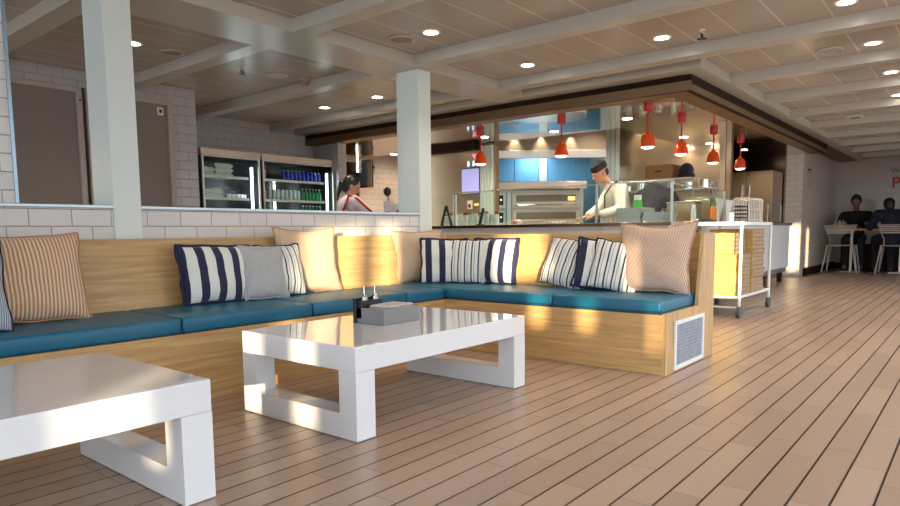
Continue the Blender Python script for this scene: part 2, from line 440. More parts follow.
for a, b in zip(xs, xs[1:]):
    if b-a < 1e-4: continue
    iv = sorted((o_[2], o_[3]) for o_ in ops if o_[0] < (a+b)/2 < o_[1])
    g = G(); z = 0.
    for z0, z1 in iv:
        if z0 > z: g.box(a, b, YW-.03, YW, z, z0)
        z = max(z, z1)
    g.box(a, b, YW-.03, YW, z, 4.0); k += 1
    struct('wall_sun_mask_%d' % k, g, 'white')
struct('wall_dining_blocker', G().box(11.6, 15.4, -1.35, -1.2, 0, 2.3), 'beam')  # unseen wall added to keep daylight off the dining end

# ------------------------------------------------------------------ lights
w = bpy.data.worlds.new('world'); S.world = w; w.use_nodes = True
bg = w.node_tree.nodes['Background']; bg.inputs[0].default_value = (.80, .89, 1.0, 1); bg.inputs[1].default_value = 2.4
sun = bpy.data.lights.new('sun', 'SUN'); sun.energy = 9; sun.color = (1, .82, .52); sun.angle = R(.4)
so = bpy.data.objects.new('sun', sun); C.objects.link(so)
sd = Vector((math.cos(SA)*math.cos(SE), math.sin(SA)*math.cos(SE), -math.sin(SE)))
so.rotation_euler = sd.to_track_quat('-Z', 'Y').to_euler()
def lamp(kind, name, loc, energy, col, size=.1, aim=None, spot=None):
    l = bpy.data.lights.new(name, kind); l.energy = energy; l.color = col
    if kind == 'AREA': l.size = size
    else: l.shadow_soft_size = size
    if spot: l.spot_size = R(spot); l.spot_blend = .8
    o = bpy.data.objects.new(name, l); C.objects.link(o); o.location = loc
    if aim: o.rotation_euler = (Vector(aim)-Vector(loc)).to_track_quat('-Z', 'Y').to_euler()
    return o
# recessed downlights
dl = thing('recessed_downlight', 'x', 'downlight', (0, 0, CZ))
G().lathe([(.052, -.004), (.068, -.006), (.072, 0), (.05, .0), (.052, -.004)]).build('ring', 'white', dl, True)
G().cone((0, 0, -.003), (0, 0, .0), .052, .052, 24).build('lens', 'down', dl)
DL = [(3.62, 3.13, 'recessed downlight just right of the near ceiling beam crossing, left of the round speaker'),
      (4.86, 3.11, 'recessed downlight in the ceiling bay above the left kitchen corner lamps'),
      (4.85, 1.93, 'recessed downlight beside the spiky sprinkler over the kitchen corner'),
      (4.88, .755, 'recessed downlight cut by the top edge of the photo at right'),
      (6.08, .746, 'recessed downlight beside the round grille near the right edge'),
      (7.30, .743, 'recessed downlight in the bay behind the round grille, right edge'),
      (8.59, .80, 'farthest recessed downlight, half cut by the right photo edge'),
      (4.92, 5.86, 'recessed downlight over the corridor nearer the drinks coolers'),
      (4.92, 5.01, 'recessed downlight just left of the second post'),
      (2.36, 4.97, 'recessed downlight beside the near post, over the corridor')]
for i, (x, y, lb) in enumerate(DL):
    o = dl if i == 0 else copy_tree(dl)
    o.location = (x, y, CZ); tag(o, lb, 'downlight', 'recessed ceiling downlights')
    lamp('SPOT', 'ceiling_spot_beam', (x, y, CZ-.02), 17, (1, .84, .66), .05, (x, y, 0), 130)
for x, y in ((2.5, .8), (2.4, 2.3), (3.7, 1.2), (7.3, -.4), (4.9, -.4)):  # added fill spots outside the view, without fittings
    lamp('SPOT', 'ceiling_spot_beam', (x, y, CZ-.02), 15, (1, .84, .66), .05, (x, y, 0), 130)

# ------------------------------------------------------------------ ceiling fittings
def disc(name, label, cat, x, y, r, mat='frame', h=.012):
    t = thing(name, label, cat, (x, y, CZ))
    G().lathe([(r*.80, -h*.4), (r*.86, -h), (r, -h*.6), (r, 0), (.001, 0), (.001, -h*.3), (r*.80, -h*.4)], n=28).build('rim', 'beam', t, True)
    G().cone((0, 0, -h*.75), (0, 0, -h*.2), r*.80, r*.80, 28).build('grille', mat, t)
disc('ceiling_speaker', 'round tan ceiling speaker beside the downlight near the beam crossing', 'speaker', 3.60, 3.40, .10, 'card_edge')
disc('ceiling_speaker', 'round tan ceiling speaker over the corridor beside the near post', 'speaker', 2.67, 4.98, .09, 'card_edge')
disc('ceiling_speaker', 'pale flat round ceiling speaker over the middle of the corridor', 'speaker', 3.65, 4.99, .10, 'beam')
disc('ceiling_speaker', 'round grey ceiling grille between beams near the right edge', 'speaker', 6.08, 1.04, .10, 'grille')
t = thing('smoke_detector', 'small domed cream smoke detector on the corridor ceiling', 'smoke detector', (3.93, 4.965, CZ))
G().lathe([(.055, 0), (.055, -.018), (.04, -.028), (.04, -.036), (.022, -.05), (.001, -.052)], n=24).build('dome', 'card_edge', t, True)
G().lathe([(.058, 0), (.058, -.006), (.05, -.008)], n=24).build('base_ring', 'beam', t, True)
def sprinkler(x, y, label, up=1.):
    t = thing('sprinkler_head', label, 'sprinkler', (x, y, CZ+.002))
    G().lathe([(.028, 0), (.028, -.004), (.012, -.007), (.010, -.03), (.001, -.03)], n=16).build('escutcheon', 'chrome', t, True)
    g = G(); g.tube([(-.014, 0, -.028), (-.02, 0, -.045), (0, 0, -.062)], .0035); g.tube([(.014, 0, -.028), (.02, 0, -.045), (0, 0, -.062)], .0035); g.cone((0, 0, -.03), (0, 0, -.06), .005)
    for a in range(8): g.box(.004, .032, -.004, .004, -.066, -.062, mat=Matrix.Rotation(a*PI/4, 4, 'Z'))
    g.build('deflector', 'black', t)
sprinkler(3.285, 4.976, 'dark star-shaped sprinkler on the corridor ceiling, left of the pale speaker')
sprinkler(4.86, 1.64, 'dark sprinkler hanging beside the downlight over the kitchen corner')
sprinkler(8.93, 1.25, 'small sprinkler near the black slot vent at right')
sprinkler(4.95, 4.62, 'tiny sprinkler just left of the second post')
t = thing('slot_vent', 'black slotted vent in a white frame on the ceiling at right', 'vent', (10.0, 1.36, CZ))
G().box(-.22, .22, -.09, .09, -.01, 0, .003).build('frame', 'white', t)
G().box(-.17, .17, -.05, .05, -.016, -.0101).build('slot', 'black', t)

# ------------------------------------------------------------------ banquette
YB = 3.45; XB = 4.05
t = thing('banquette_bench', 'pale oak bench along the tiled half wall, left run', 'bench', (0, 2.88, 0))
G().box(-1.0, 3.448, 0, .02, .0, .335, .002).build('front_panel', 'oak_x', t)
G().box(-1.0, 3.448, .02, .775, .30, .335).build('seat_deck', 'oak_x', t)
G().prism([(.56, .335), (.775, .335), (.775, .78), (.655, .78)], 'x', -1.0, 4.24).build('backrest', 'oak_x', t)
t = thing('banquette_bench', 'pale oak bench ending in a vent grille, right run facing left', 'bench', (3.45, 1.315, 0))
G().box(0, .02, .022, 1.584, 0, .335, .002).build('front_panel', 'oak_y', t)
G().box(.02, .78, .022, 2.12, .30, .335).build('seat_deck', 'oak_y', t)
G().prism([(.60, .335), (.80, .335), (.80, .78), (.69, .78)], 'y', .022, 2.12).build('backrest', 'oak_y', t)
G().prism([(0, 0), (.80, 0), (.80, .782), (.59, .782), (.51, .343), (0, .343)], 'y', 0, .022).build('end_panel', 'oak_z', t)
vg = G(); f = .022
for a in ((.118, .118+f, .012, .29), (.60-f, .60, .012, .29), (.118+f, .60-f, .29-f, .29), (.118+f, .60-f, .012, .012+f)): vg.box(a[0], a[1], -.012, -.0005, a[2], a[3], .002)
v = vg.build('vent_frame', 'white_metal', t)
g = G(); g.box(.14, .578, -.004, -.0005, .034, .268)
for i in range(22): g.box(.142+i*.02, .148+i*.02, -.007, -.004, .036, .266)
for i in range(12): g.box(.142, .576, -.0065, -.004, .038+i*.0195, .043+i*.0195)
g.build('vent_mesh', 'grille', v)
def pad(x0, x1, y0, y1, label):
    t = G().box(x0+.002, x1-.002, y0, y1, .337, .412, .016, 3).build('seat_cushion', 'vinyl', None, True)
    tag(t, label, 'seat cushion', 'teal seat cushions on the bench')
    cx, cy = 0, 0
    t.location = (0, 0, 0)
    g = G(); z = .352
    g.tube([(x0+.006, y0+.006, z), (x1-.006, y0+.006, z), (x1-.006, y1-.006, z), (x0+.006, y1-.006, z)], .0065, closed=True)
    g.build('piping', 'seam', t)
for a, b, lb in ((-.0, .765, 'teal vinyl seat cushion under the orange-striped pillow, left photo edge'),
                 (.765, 1.525, 'teal vinyl seat cushion left of the bold striped pillow, ending at a seam'),
                 (1.525, 2.291, 'teal vinyl seat cushion under the bold navy striped pillow and the grey pillow'),
                 (2.291, 3.06, 'teal vinyl seat cushion behind the table caddy, under the sunlit tan pillow'),
                 (3.06, 3.44, 'short teal vinyl seat cushion beside the bench corner, left run')):
    pad(a, b, 2.875, YB, lb)
pad(3.46, 4.048, 2.72, YB, 'teal vinyl seat cushion filling the inner corner of the bench')
pad(3.445, 4.045, 2.03, 2.716, 'teal vinyl seat cushion under the striped pillows of the right run')
pad(3.445, 4.045, 1.345, 2.028, 'teal vinyl seat cushion at the vented bench end under the big tan pillow')

# pillows
M['p_orange'] = stripe_mat('orange_pinstripe', (.72, .60, .45), [(.0, .42, (.55, .24, .08)), (.42, .50, (.30, .17, .09))], .0165, wob=.002)
M['p_navy'] = stripe_mat('bold_navy_stripe', (.72, .73, .68), [(.0, .46, (.012, .014, .055))], .103, start=-.142)
M['p_thin'] = stripe_mat('thin_navy_stripe', (.72, .73, .68), [(.0, .20, (.012, .014, .045)), (.46, .56, (.32, .30, .32))], .052)
M['p_grey'] = stripe_mat('grey_pinstripe', (.50, .50, .48), [(.0, .5, (.30, .31, .33))], .008, wob=.001)
M['p_bluegrey'] = stripe_mat('blue_grey_pinstripe', (.55, .58, .60), [(.0, .5, (.13, .19, .27))], .009, wob=.001)
M['p_tan'] = stripe_mat('tan_pinstripe', (.66, .50, .36), [(.0, .5, (.50, .33, .21))], .009, wob=.001)
M['p_tan2'] = stripe_mat('tan_herringbone', (.70, .54, .43), [(.0, .5, (.40, .23, .15))], .009, wob=.001, slope=.35)
M['navy_edge'] = simple('navy_edge_cloth', (.012, .014, .05), .85); M['tan_edge'] = simple('tan_edge_cloth', (.45, .28, .18), .85); M['brown_edge'] = simple('brown_edge_cloth', (.20, .08, .035), .85); M['orange_edge'] = simple('rust_edge_cloth', (.50, .24, .12), .85)
def pillow(wd, ht, th, mat, edge, loc, rot, label, seed=0, pinch=.05, ears=.0, kink=0.):
    N = 34; bm = bmesh.new(); F = []; B = []
    per = {}
    def P(i, j, side):
        u = -1+2*i/N; v = -1+2*j/N
        k = pinch
        x = wd/2*u*(1-k*(1-v*v)*abs(u)**3*1.2+ears*(u*u*v*v)); z = ht/2*v*(1-k*(1-u*u)*abs(v)**3*1.2+ears*(u*u*v*v))
        d = max(0, (1-abs(u)**2.6)*(1-abs(v)**2.6))**.55
        w_ = noise.noise(Vector((u*1.7+seed, v*1.7, seed*3.1)))*.16+noise.noise(Vector((u*4+seed, v*4, seed)))*.07
        e = noise.noise(Vector((u*2.4, v*2.4, seed*7.7)))*.010
        y = -side*th/2*d*(1+w_)
        x += e; z += noise.noise(Vector((v*2.4, u*2.4, seed*5.1)))*.009
        z += kink*max(0, u)**2*(v > 0)*v
        return Vector((x, y, z+ht/2))
    for j in range(N+1):
        F.append([]); B.append([])
        for i in range(N+1):
            a = bm.verts.new(P(i, j, 1)); F[-1].append(a)
            B[-1].append(a if i in (0, N) or j in (0, N) else bm.verts.new(P(i, j, -1)))
    for j in range(N):
        for i in range(N):
            bm.faces.new((F[j][i], F[j][i+1], F[j+1][i+1], F[j+1][i])); bm.faces.new((B[j][i], B[j+1][i], B[j+1][i+1], B[j][i+1]))
    ring = [F[0][i].co.copy() for i in range(N)]+[F[j][N].co.copy() for j in range(N)]+[F[N][i].co.copy() for i in range(N, 0, -1)]+[F[j][0].co.copy() for j in range(N, 0, -1)]
    g = G(); g.bm.free(); g.bm = bm
    o = g.build('pillow', mat, None, 'full'); o.location = loc; o.rotation_euler = rot
    G().tube(ring, .011 if edge == 'navy_edge' and mat == 'p_navy' else .0055, 6, True).build('piping', edge, o, True)
    return tag(o, label, 'pillow')
TL = R(-13)
def lp(x, y, rz=0, roll=0, tilt=TL): return (x, y, .414), (tilt, roll, rz)
pillow(.40, .40, .13, 'p_bluegrey', 'navy_edge', (.70, 3.06, .414), (TL, R(1), R(4)), 'blue-grey pinstriped pillow at the far left photo edge', 1)
pillow(.47, .40, .15, 'p_orange', 'orange_edge', (1.045, 3.28, .414), (TL, 0, R(0)), 'orange and cream pinstriped pillow at the left of the bench', 2, .04, .03)
pillow(.46, .33, .13, 'p_navy', 'navy_edge', (2.02, 3.345, .414), (TL, R(1.0), 0), 'bold navy and white striped pillow in the middle of the left bench', 3, .03)
pillow(.29, .325, .11, 'p_grey', 'p_grey', (2.285, 3.29, .414), (R(-16), R(2), R(-4)), 'plain grey pinstriped pillow beside the bold navy striped one', 4, .04)
pillow(.34, .325, .11, 'p_thin', 'navy_edge', (2.44, 3.33, .414), (R(-12), R(-1), R(2)), 'white pillow with thin navy stripes half hidden behind the grey pillow', 5, .04)
pillow(.49, .42, .12, 'p_tan', 'tan_edge', (2.72, 3.415, .414), (R(-8), 0, R(1)), 'tan pillow catching the sun on the left bench', 6, .07, .05)
pillow(.46, .40, .12, 'p_tan', 'tan_edge', (3.80, 3.42, .414), (R(-7), 0, R(-14)), 'tan pillow leaning in the corner of the bench', 7, .07, .05)
PR = R(-90)
pillow(.36, .335, .11, 'p_navy', 'navy_edge', (3.80, 3.18, .414), (R(-9), 0, R(-48)), 'navy and white striped pillow wedged in the bench corner', 8, .03)
pillow(.33, .335, .10, 'p_thin', 'navy_edge', (3.86, 3.03, .414), (R(-12), 0, R(-68)), 'thin-striped white pillow between the two bold striped ones in the corner', 9, .03)
pillow(.38, .34, .13, 'p_navy', 'navy_edge', (3.935, 2.83, .414), (TL, 0, R(-84)), 'bold striped pillow at the right of the corner group', 10, .03)
pillow(.36, .34, .13, 'p_thin', 'brown_edge', (3.91, 2.235, .414), (R(-18), R(11), PR), 'sunlit white pillow with thin stripes, leftmost of the leaning trio', 11, .03)
pillow(.30, .33, .12, 'p_navy', 'navy_edge', (3.90, 1.975, .414), (R(-16), R(11), R(-58)), 'bold navy striped pillow squeezed in the middle of the leaning trio', 12, .03)
pillow(.31, .33, .12, 'p_thin', 'navy_edge', (3.85, 1.84, .414), (R(-17), R(9), R(-76)), 'thin-striped pillow nearest the big tan one, rightmost of the leaning trio', 13, .03)
pillow(.46, .425, .15, 'p_tan2', 'tan_edge', (3.90, 1.595, .414), (R(-14), R(1), R(-88)), 'large tan herringbone pillow at the vented end of the bench', 14, .06, .05, .025)

# ------------------------------------------------------------------ tables
def table(x, y, label):
    t = thing('coffee_table', label, 'table', (x, y, 0), group='low white tables')
    L, W, T = 1.172, .75, .098
    G().box(0, L, 0, W, .368-T, .368, .003, 2).build('tabletop', 'table', t)
    for a in (0, L-T):
        for b in (0, W-T): G().box(a, a+T, b, b+T, .003, .27).build('leg', 'table', t)
        G().box(a, a+T, T, W-T, .003, .003+T).build('floor_rail', 'table', t)
        for b in (.02, W-.02): G().cone((a+T/2, b, 0), (a+T/2, b, .004), .012).build('glide', 'black', t)
    return t
table(1.634, 1.810, 'low white gloss table carrying the grey napkin caddy')
table(1.020-1.172, 1.775, 'low bare white table in the left foreground')
# caddy
t = thing('napkin_caddy', 'slate grey napkin caddy with two shakers on the white table', 'caddy', (2.113, 2.137, .368))
g = G(); g.box(0, .25, 0, .006, 0, .075, .002); g.box(0, .25, .184, .19, 0, .075, .002); g.box(0, .006, .006, .184, 0, .075, .002); g.box(.244, .25, .006, .184, 0, .075, .002); g.box(.006, .244, .006, .184, 0, .006)
g.build('tray', 'slate', t)
for i in range(6):
    G().box(.03+i*.002, .225, .01+i*.001, .15-i*.002, .020+i*.0115, .030+i*.0115, .003, mat=Matrix.Translation((.12, .08, 0)) @ Matrix.Rotation(R((-4, 3, -2, 5, -6, 8)[i]), 4, 'Z') @ Matrix.Translation((-.12, -.08, 0))).build('napkin', 'paper', t)
g = G(); g.box(-.010, -.001, .182, .20, 0, .118, .002); g.box(-.012, .15, .191, .20, 0, .118, .002); g.box(.0, .14, .15, .188, .02, .108, .003); g.build('holder', 'black', t)
for x in (.035, .105):
    s = G().lathe([(.001, 0), (.017, 0), (.018, .018), (.010, .028), (.001, .03)], (x, .168, .108), 16).build('shaker', 'chrome', t, True)
    G().cone((x, .168, .136), (x, .168, .175), .0045, .0035, 10).build('stem', 'chrome', s)

# ------------------------------------------------------------------ kitchen front counter
t = thing('service_counter', 'long tiled kitchen counter with steel worktop behind the bench', 'counter', (5.95, 2.24, 0))
G().box(0, .05, 0, 4.4, .08, .84, 0).build('tiled_front', 'tile_small', t)
G().box(.05, .75, 0, 4.4, 0, .84).build('carcass', 'steel', t)
wt = G().box(-.03, .78, -.01, 4.4, .84, .875, .004).build('worktop', 'steel', t); G().box(-.034, -.0305, -.01, 4.4, .843, .873).build('edge_band', 'steel_dark', wt)
G().box(-.03, .78, -.012, .02, .80, .84).build('end_trim', 'chrome', t)
t = thing('service_counter', 'white-fronted side counter running back to the tiled column', 'counter', (6.75, 2.3, 0))
G().box(0, 4.2, 0, .03, .22, .85).build('front_panel', 'white_metal', t)
G().box(0, 4.2, .03, .44, .15, .85).build('carcass', 'steel', t)
G().box(-.02, 4.23, -.03, .46, .85, .885, .004).build('worktop', 'gold_h', t)
for x in (.2, 1.6, 3.0, 4.0): G().box(x, x+.06, .05, .11, 0, .15).build('leg', 'black', t)
# sneeze guard
t = thing('glass_sneeze_guard', 'glass sneeze guard on steel posts over the kitchen counter', 'glass guard', (5.97, 2.24, .875))
G().box(0, .008, .0, 2.60, .03, .375).build('glass_pane', 'glass', t)
G().box(.02, 1.55, -.0, .008, .03, .345).build('side_glass_pane', 'glass', t)
G().box(-.008, .02, -.01, 2.62, .375, .387, .003).build('top_rail', 'steel', t)
G().box(.02, 1.58, -.006, .014, .345, .355, .002).build('side_rail', 'steel', t)
for y in (0., .76, .93, 2.58): G().box(.0, .022, y, y+.022, 0, .375, .002).build('post', 'steel', t)
G().box(1.55, 1.58, -.006, .02, 0, .35).build('post', 'steel', t)
t = thing('glass_divider', 'clear glass divider with a bright white post beside the jars', 'glass divider', (5.97, 4.81, .875))
G().box(0, .02, 0, .045, 0, .36, .003).build('post', 'white_metal', t)
G().box(.005, .011, .035, .9, .03, .35).build('glass_pane', 'glass', t)

# trays, jars and small wares on the counter
def stackset(x, y, z, lx, ly, dz, nn, mat, name, label, cat, group, rz=0.):
    for i in range(nn):
        t = thing(name, label if isinstance(label, str) else label[i], cat, (x+random.uniform(-.006, .006), y+random.uniform(-.008, .008), z+i*dz), rz+random.uniform(-.03, .03), group)
        g = G(); g.prism([(-ly/2+.012, 0), (ly/2-.012, 0), (ly/2, dz*.92), (-ly/2, dz*.92)], 'x', -lx/2, lx/2); g.build('tray_pan', mat, t)
        G().box(-lx/2-.008, lx/2+.008, -ly/2-.008, ly/2+.008, dz*.88, dz*.97, .001).build('rim', mat, t)
ordn = ['bottom', 'second', 'third', 'fourth', 'fifth', 'sixth', 'seventh', 'eighth', 'ninth', 'tenth', 'eleventh', 'twelfth', 'thirteenth', 'fourteenth', 'fifteenth', 'sixteenth']
stackset(6.25, 2.72, .876, .34, .27, .024, 6, 'tray_steel', 'serving_tray', [o+' tray up in the taller grey stack in front of the chef' for o in ordn[:6]], 'tray', 'trays in the taller stack')
stackset(6.23, 2.46, .876, .34, .22, .024, 4, 'tray_steel', 'serving_tray', [o+' tray up in the shorter grey stack beside the glass corner' for o in ordn[:4]], 'tray', 'trays in the shorter stack')
def jar(x, y, z, h, r, body, lid, label, group, name='glass_jar', cat='jar'):
    t = thing(name, label, cat, (x, y, z), 0, group)
    G().lathe([(.001, 0), (r, 0), (r, h*.72), (r*.75, h*.82), (.001, h*.82)], n=14).build('body', body, t, True)
    G().lathe([(.001, h*.82), (r*.8, h*.82), (r*.8, h), (.001, h)], n=14).build('lid', lid, t, True)
    return t
for i in range(11):
    y = 5.06-i*.075+.02
    jar(6.12, y, .876, .14+.02*((i*7) % 3)/2, .03, 'steel_light' if i % 2 else 'clam', ('white', 'red', 'card_edge')[i % 3], 'slim jar in the row on the counter just right of the second post', 'jars in a row on the counter')
t = thing('menu_stand', 'black tilted menu stand against the second post', 'stand', (6.05, 5.10, .876))
G().box(-.01, .01, -.012, .012, 0, .25, .002, mat=Matrix.Rotation(R(18), 4, 'X')).build('leg', 'black', t); G().box(-.01, .01, -.012, .012, 0, .25, .002, mat=Matrix.Translation((0, -.16, 0)) @ Matrix.Rotation(R(-18), 4, 'X')).build('leg', 'black', t); G().box(-.008, .008, -.12, -.04, .12, .135).build('crossbar', 'black', t)
t = thing('menu_stand', 'black leaning tablet stand at the right end of the jars', 'stand', (6.02, 4.50, .876))
G().box(-.01, .01, -.014, .014, 0, .2, .002, mat=Matrix.Rotation(R(16), 4, 'X')).build('frame', 'black', t); G().box(-.03, .05, -.03, .03, 0, .01).build('foot', 'black', t)
jar(6.72, 2.90, .876, .30, .05, 'green', 'white', 'bright green bottle with a white label behind the tray stack', None, 'cleaning_bottle', 'bottle')
o = [q for q in C.objects if q.name.startswith('cleaning_bottle')][0]; G().box(-.052, -.05, .0, .04, .05, .12).build('bottle_label', 'white', o)
t = thing('topping_bowl', 'small dish of red and cream dough pieces before the oven', 'food', (6.3, 4.18, .876))
G().lathe([(.001, 0), (.05, 0), (.075, .03), (.07, .03), (.001, .012)], n=18).build('dish', 'steel', t, True)
for i, (a, b, m) in enumerate(((-.03, .02, 'pinkbox'), (.02, -.02, 'chef'), (.01, .03, 'chef'))): G().ball((a, b, .04), .028, (1, 1, .7)).build('dough_piece', m, t, True)
# inside the glass corner
t = thing('steel_container', 'steel food bin behind the glass corner', 'container', (6.85, 2.45, .886))
G().box(0, .22, -.11, .19, 0, .2, .01).build('bin', 'gold', t); G().box(-.005, .225, -.115, .195, .2, .21, .003).build('lid', 'steel', t)
t = thing('steel_container', 'steel chopping appliance beside the bin, behind the glass', 'container', (7.66, 2.56, .886))
G().box(0, .3, -.12, .17, 0, .26, .012).build('body', 'gold', t); G().box(.02, .28, -.1, .15, .26, .29, .004).build('top', 'steel', t)
jar(6.80, 2.33, .886, .17, .026, 'clam', 'white', 'clear squeeze bottle nearest the glass corner post', None, 'squeeze_bottle', 'bottle')
jar(6.88, 2.36, .886, .14, .022, 'pinkbox', 'white', 'pinkish squeeze bottle inside the glass corner', None, 'squeeze_bottle', 'bottle')
jar(7.46, 2.34, .886, .21, .034, 'orange', 'can_green', 'orange sauce bottle with a green cap on the side counter', None, 'sauce_bottle', 'bottle')
t = thing('flat_tray', 'flat steel tray along the side counter, inside the glass', 'tray', (6.8, 2.30, .886))
G().box(0, .6, -.02, .05, 0, .025, .004).build('pan', 'chrome', t)
t = thing('paper_cup_stack', 'bunch of clear cups and white napkins standing on the side counter', 'cups', (7.66, 2.30, .886))
for a, b, h, q in ((0, 0, .24, 4), (.05, .03, .28, -6), (-.04, .05, .26, 8), (.02, -.04, .22, -3), (.08, 0, .25, 10)):
    G().lathe([(.001, 0), (.03, 0), (.044, h), (.04, h), (.001, .02)], n=14).build('cup_sleeve', 'white', t, True).matrix_local = Matrix.Translation((a, b, 0)) @ Matrix.Rotation(R(q), 4, 'X')
t = thing('cutlery_holder', 'steel cutlery holder beside the white cups', 'cutlery holder', (8.05, 2.34, .886))
G().lathe([(.001, 0), (.06, 0), (.06, .11), (.055, .11), (.001, .02)], n=18).build('canister', 'chrome', t, True)
for i in range(8):
    a = i*PI/4; G().cone((.03*math.cos(a), .03*math.sin(a), .04), (.055*math.cos(a), .055*math.sin(a), .24), .004, .009, 8).build('fork', 'steel', t)
for i in range(5):
    t = thing('black_tray', ordn[i]+' black tray up in the small stack beside the wire rack', 'tray', (8.42, 2.38, .886+i*.045), 0, 'black trays by the wire rack')
    G().box(-.13, .13, -.1, .1, 0, .012, .004).build('pan', 'black', t); G().box(-.14, .14, -.11, .11, .012, .018, .002).build('rim', 'chrome', t)
t = thing('wire_rack', 'white wire rack standing on the side counter', 'rack', (8.75, 2.36, .886))
for i in range(9):
    x = i*.075; G().tube([(x, -.06, 0), (x, -.06, .29), (x+.02, -.04, .31), (x+.02, .12, .31), (x, .14, .29), (x, .14, 0)], .006, 6).build('divider', 'white_metal', t)
for z in (.03, .16, .28): G().tube([(-.01, -.06, z), (.62, -.06, z)], .005, 6).build('crosswire', 'white_metal', t)
t = thing('glass_screen', 'small framed glass screen at the far end of the side counter', 'glass screen', (9.75, 2.32, .886))
g = G()
for a in ((0, .012, 0, .26), (.74, .752, 0, .26), (0, .752, .25, .262), (0, .752, 0, .012)): g.box(a[0], a[1], 0, .012, a[2], a[3])
g.build('frame', 'chrome', t); G().box(.012, .74, .004, .008, .012, .25).build('glass_pane', 'glass', t)
t = thing('knife_block', 'small brown block with black handles on the side counter', 'knife block', (8.15, 2.52, .886))
G().box(0, .12, 0, .1, 0, .16, .01).build('block', 'card_dark', t)
for i in range(3): G().box(.02+i*.035, .035+i*.035, .03, .05, .16, .24, .004).build('handle', 'black', t)

# pendant heat lamps
pl = thing('pendant_heat_lamp', 'x', 'lamp', (0, 0, 2.0))
G().lathe([(.001, 0), (.045, 0), (.045, -.05), (.038, -.055), (.001, -.055)], n=20).build('canopy', 'red', pl, True)
G().cone((0, 0, -.25), (0, 0, -.05), .009, .009, 10).build('rod', 'red', pl, True)
G().lathe([(.001, -.235), (.022, -.237), (.026, -.255), (.048, -.268), (.062, -.30), (.070, -.36), (.074, -.395), (.070, -.395), (.060, -.34), (.045, -.28), (.001, -.26)], n=28).build('shade', 'lamp', pl, True)
G().lathe([(.001, -.41), (.04, -.405), (.064, -.39), (.062, -.375), (.001, -.375)], n=20).build('bulb', 'bulb', pl, True)
for i, (x, y, lb) in enumerate(((6.33, 4.71, 'orange heat lamp at the far left of the counter row'), (6.27, 3.58, 'orange heat lamp second from the left, above the pizza oven'), (6.21, 2.59, 'orange heat lamp above the stacked cardboard box, left of the corner'),
                                (7.05, 2.567, 'orange heat lamp just behind the corner, fourth along'), (8.22, 2.60, 'orange heat lamp beside the steel upright, on its left'), (9.28, 2.58, 'farthest orange heat lamp, in front of the dark steel wall'))):
    o = pl if i == 0 else copy_tree(pl); o.location = (x, y, 2.0); tag(o, lb, 'lamp', 'orange pendant heat lamps')
    lamp('SPOT', 'heat_lamp_beam', (x, y, 1.585), 14, (1, .70, .42), .04, (x, y, 0), 120)
for x, y, e in ((9.48, 3.05, 10), (9.48, 3.4, 10), (9.48, 3.75, 10), (9.48, 4.1, 10), (6.75, 3.05, 34), (6.8, 5.0, 40), (8.6, 3.1, 20), (7.0, 4.1, 40), (8.1, 4.0, 30), (8.0, 6.6, 25), (10.6, 2.9, 40), (7.3, 7.1, 60), (8.2, 7.4, 40), (6.6, 6.2, 12)):  # kitchen downlights, with some spots added to brighten dark walls
    zc = 2.36 if (x > 7.3 and y > 3.4) else 2.0
    lamp('SPOT', 'kitchen_ceiling_light', (x, y, zc-.02), e, (1, .82, .60), .05, (x, y, 0), 140)
    t = thing('kitchen_ceiling_light', 'small round light set in the shiny kitchen ceiling', 'downlight', (x, y, zc), 0, 'downlights in the mirrored ceiling')
    G().cone((0, 0, -.004), (0, 0, -.001), .05, .05, 20).build('lens', 'down', t)

# hood, oven and the blue back
AN = R(39.4)                                               # the cooking line stands at an angle to the counter
def line(px_, D): k_ = px_; return (D*(.7685+.6345*k_), D*(.6322-.7729*k_))
t = thing('extraction_hood', 'long brushed steel extraction hood above the pizza oven', 'hood', (*line(.2377, 9.3), 1.82), AN)
G().box(0, .03, 0, 1.58, .11, .54).build('upper_panel', 'hood_skin', t)
G().box(-.02, .03, 0, 1.58, 0, .11, .004).build('lower_band', 'steel', t)
G().box(.03, .9, 0, .03, .0, .54).build('side_panel', 'gold_h', t); G().box(.03, .9, 1.55, 1.58, .0, .54).build('side_panel', 'gold_h', t)
for k_ in (.1, .14, .185): lamp('SPOT', 'hood_light', (*line(k_, 9.24), 2.16), 8, (1, .86, .6), .02, (*line(k_, 9.29), 1.90), 70)
lamp('AREA', 'hood_lamp', (8.5, 5.2, 1.95), 4, (.75, .88, 1), .4, (8.9, 5.5, 1.2))
t = thing('blue_back_panel', 'blue-tinted steel back panel behind the oven', 'wall panel', (*line(.2284, 10.4), 0), AN); t.scale = (1, .83, 1)
for i, (a, b) in enumerate(((0, .5), (.5, .98), (.98, 1.15), (1.15, 1.62), (1.62, 2.1))):
    G().box((.03 if i == 2 else 0), .06, a+.004, b-.004, 0, 2.33, .004).build('panel', 'steel_light' if i == 2 else 'blue', t)
t = thing('steel_column', 'pale ribbed steel column at the right of the blue panel', 'column', (*line(.2577, 10.0), 0), AN); t.scale = (1, .8, 1)
for i in range(4): G().box(-.03, .05, i*.09, i*.09+.084, 0, 2.33, .006).build('rib', 'blue' if i == 9 else 'steel_light', t)
t = thing('pizza_oven', 'double-deck stainless pizza oven behind the chef', 'oven', (*line(.2052, 9.6), 0), AN); t.scale = (1, .785, .965)
G().box(.03, .75, 0, 1.72, .0, 1.45, .006).build('body', 'oven_front', t)
G().box(-.12, .75, -.02, 1.60, 1.455, 1.57, .01).build('canopy', 'oven_front', t)
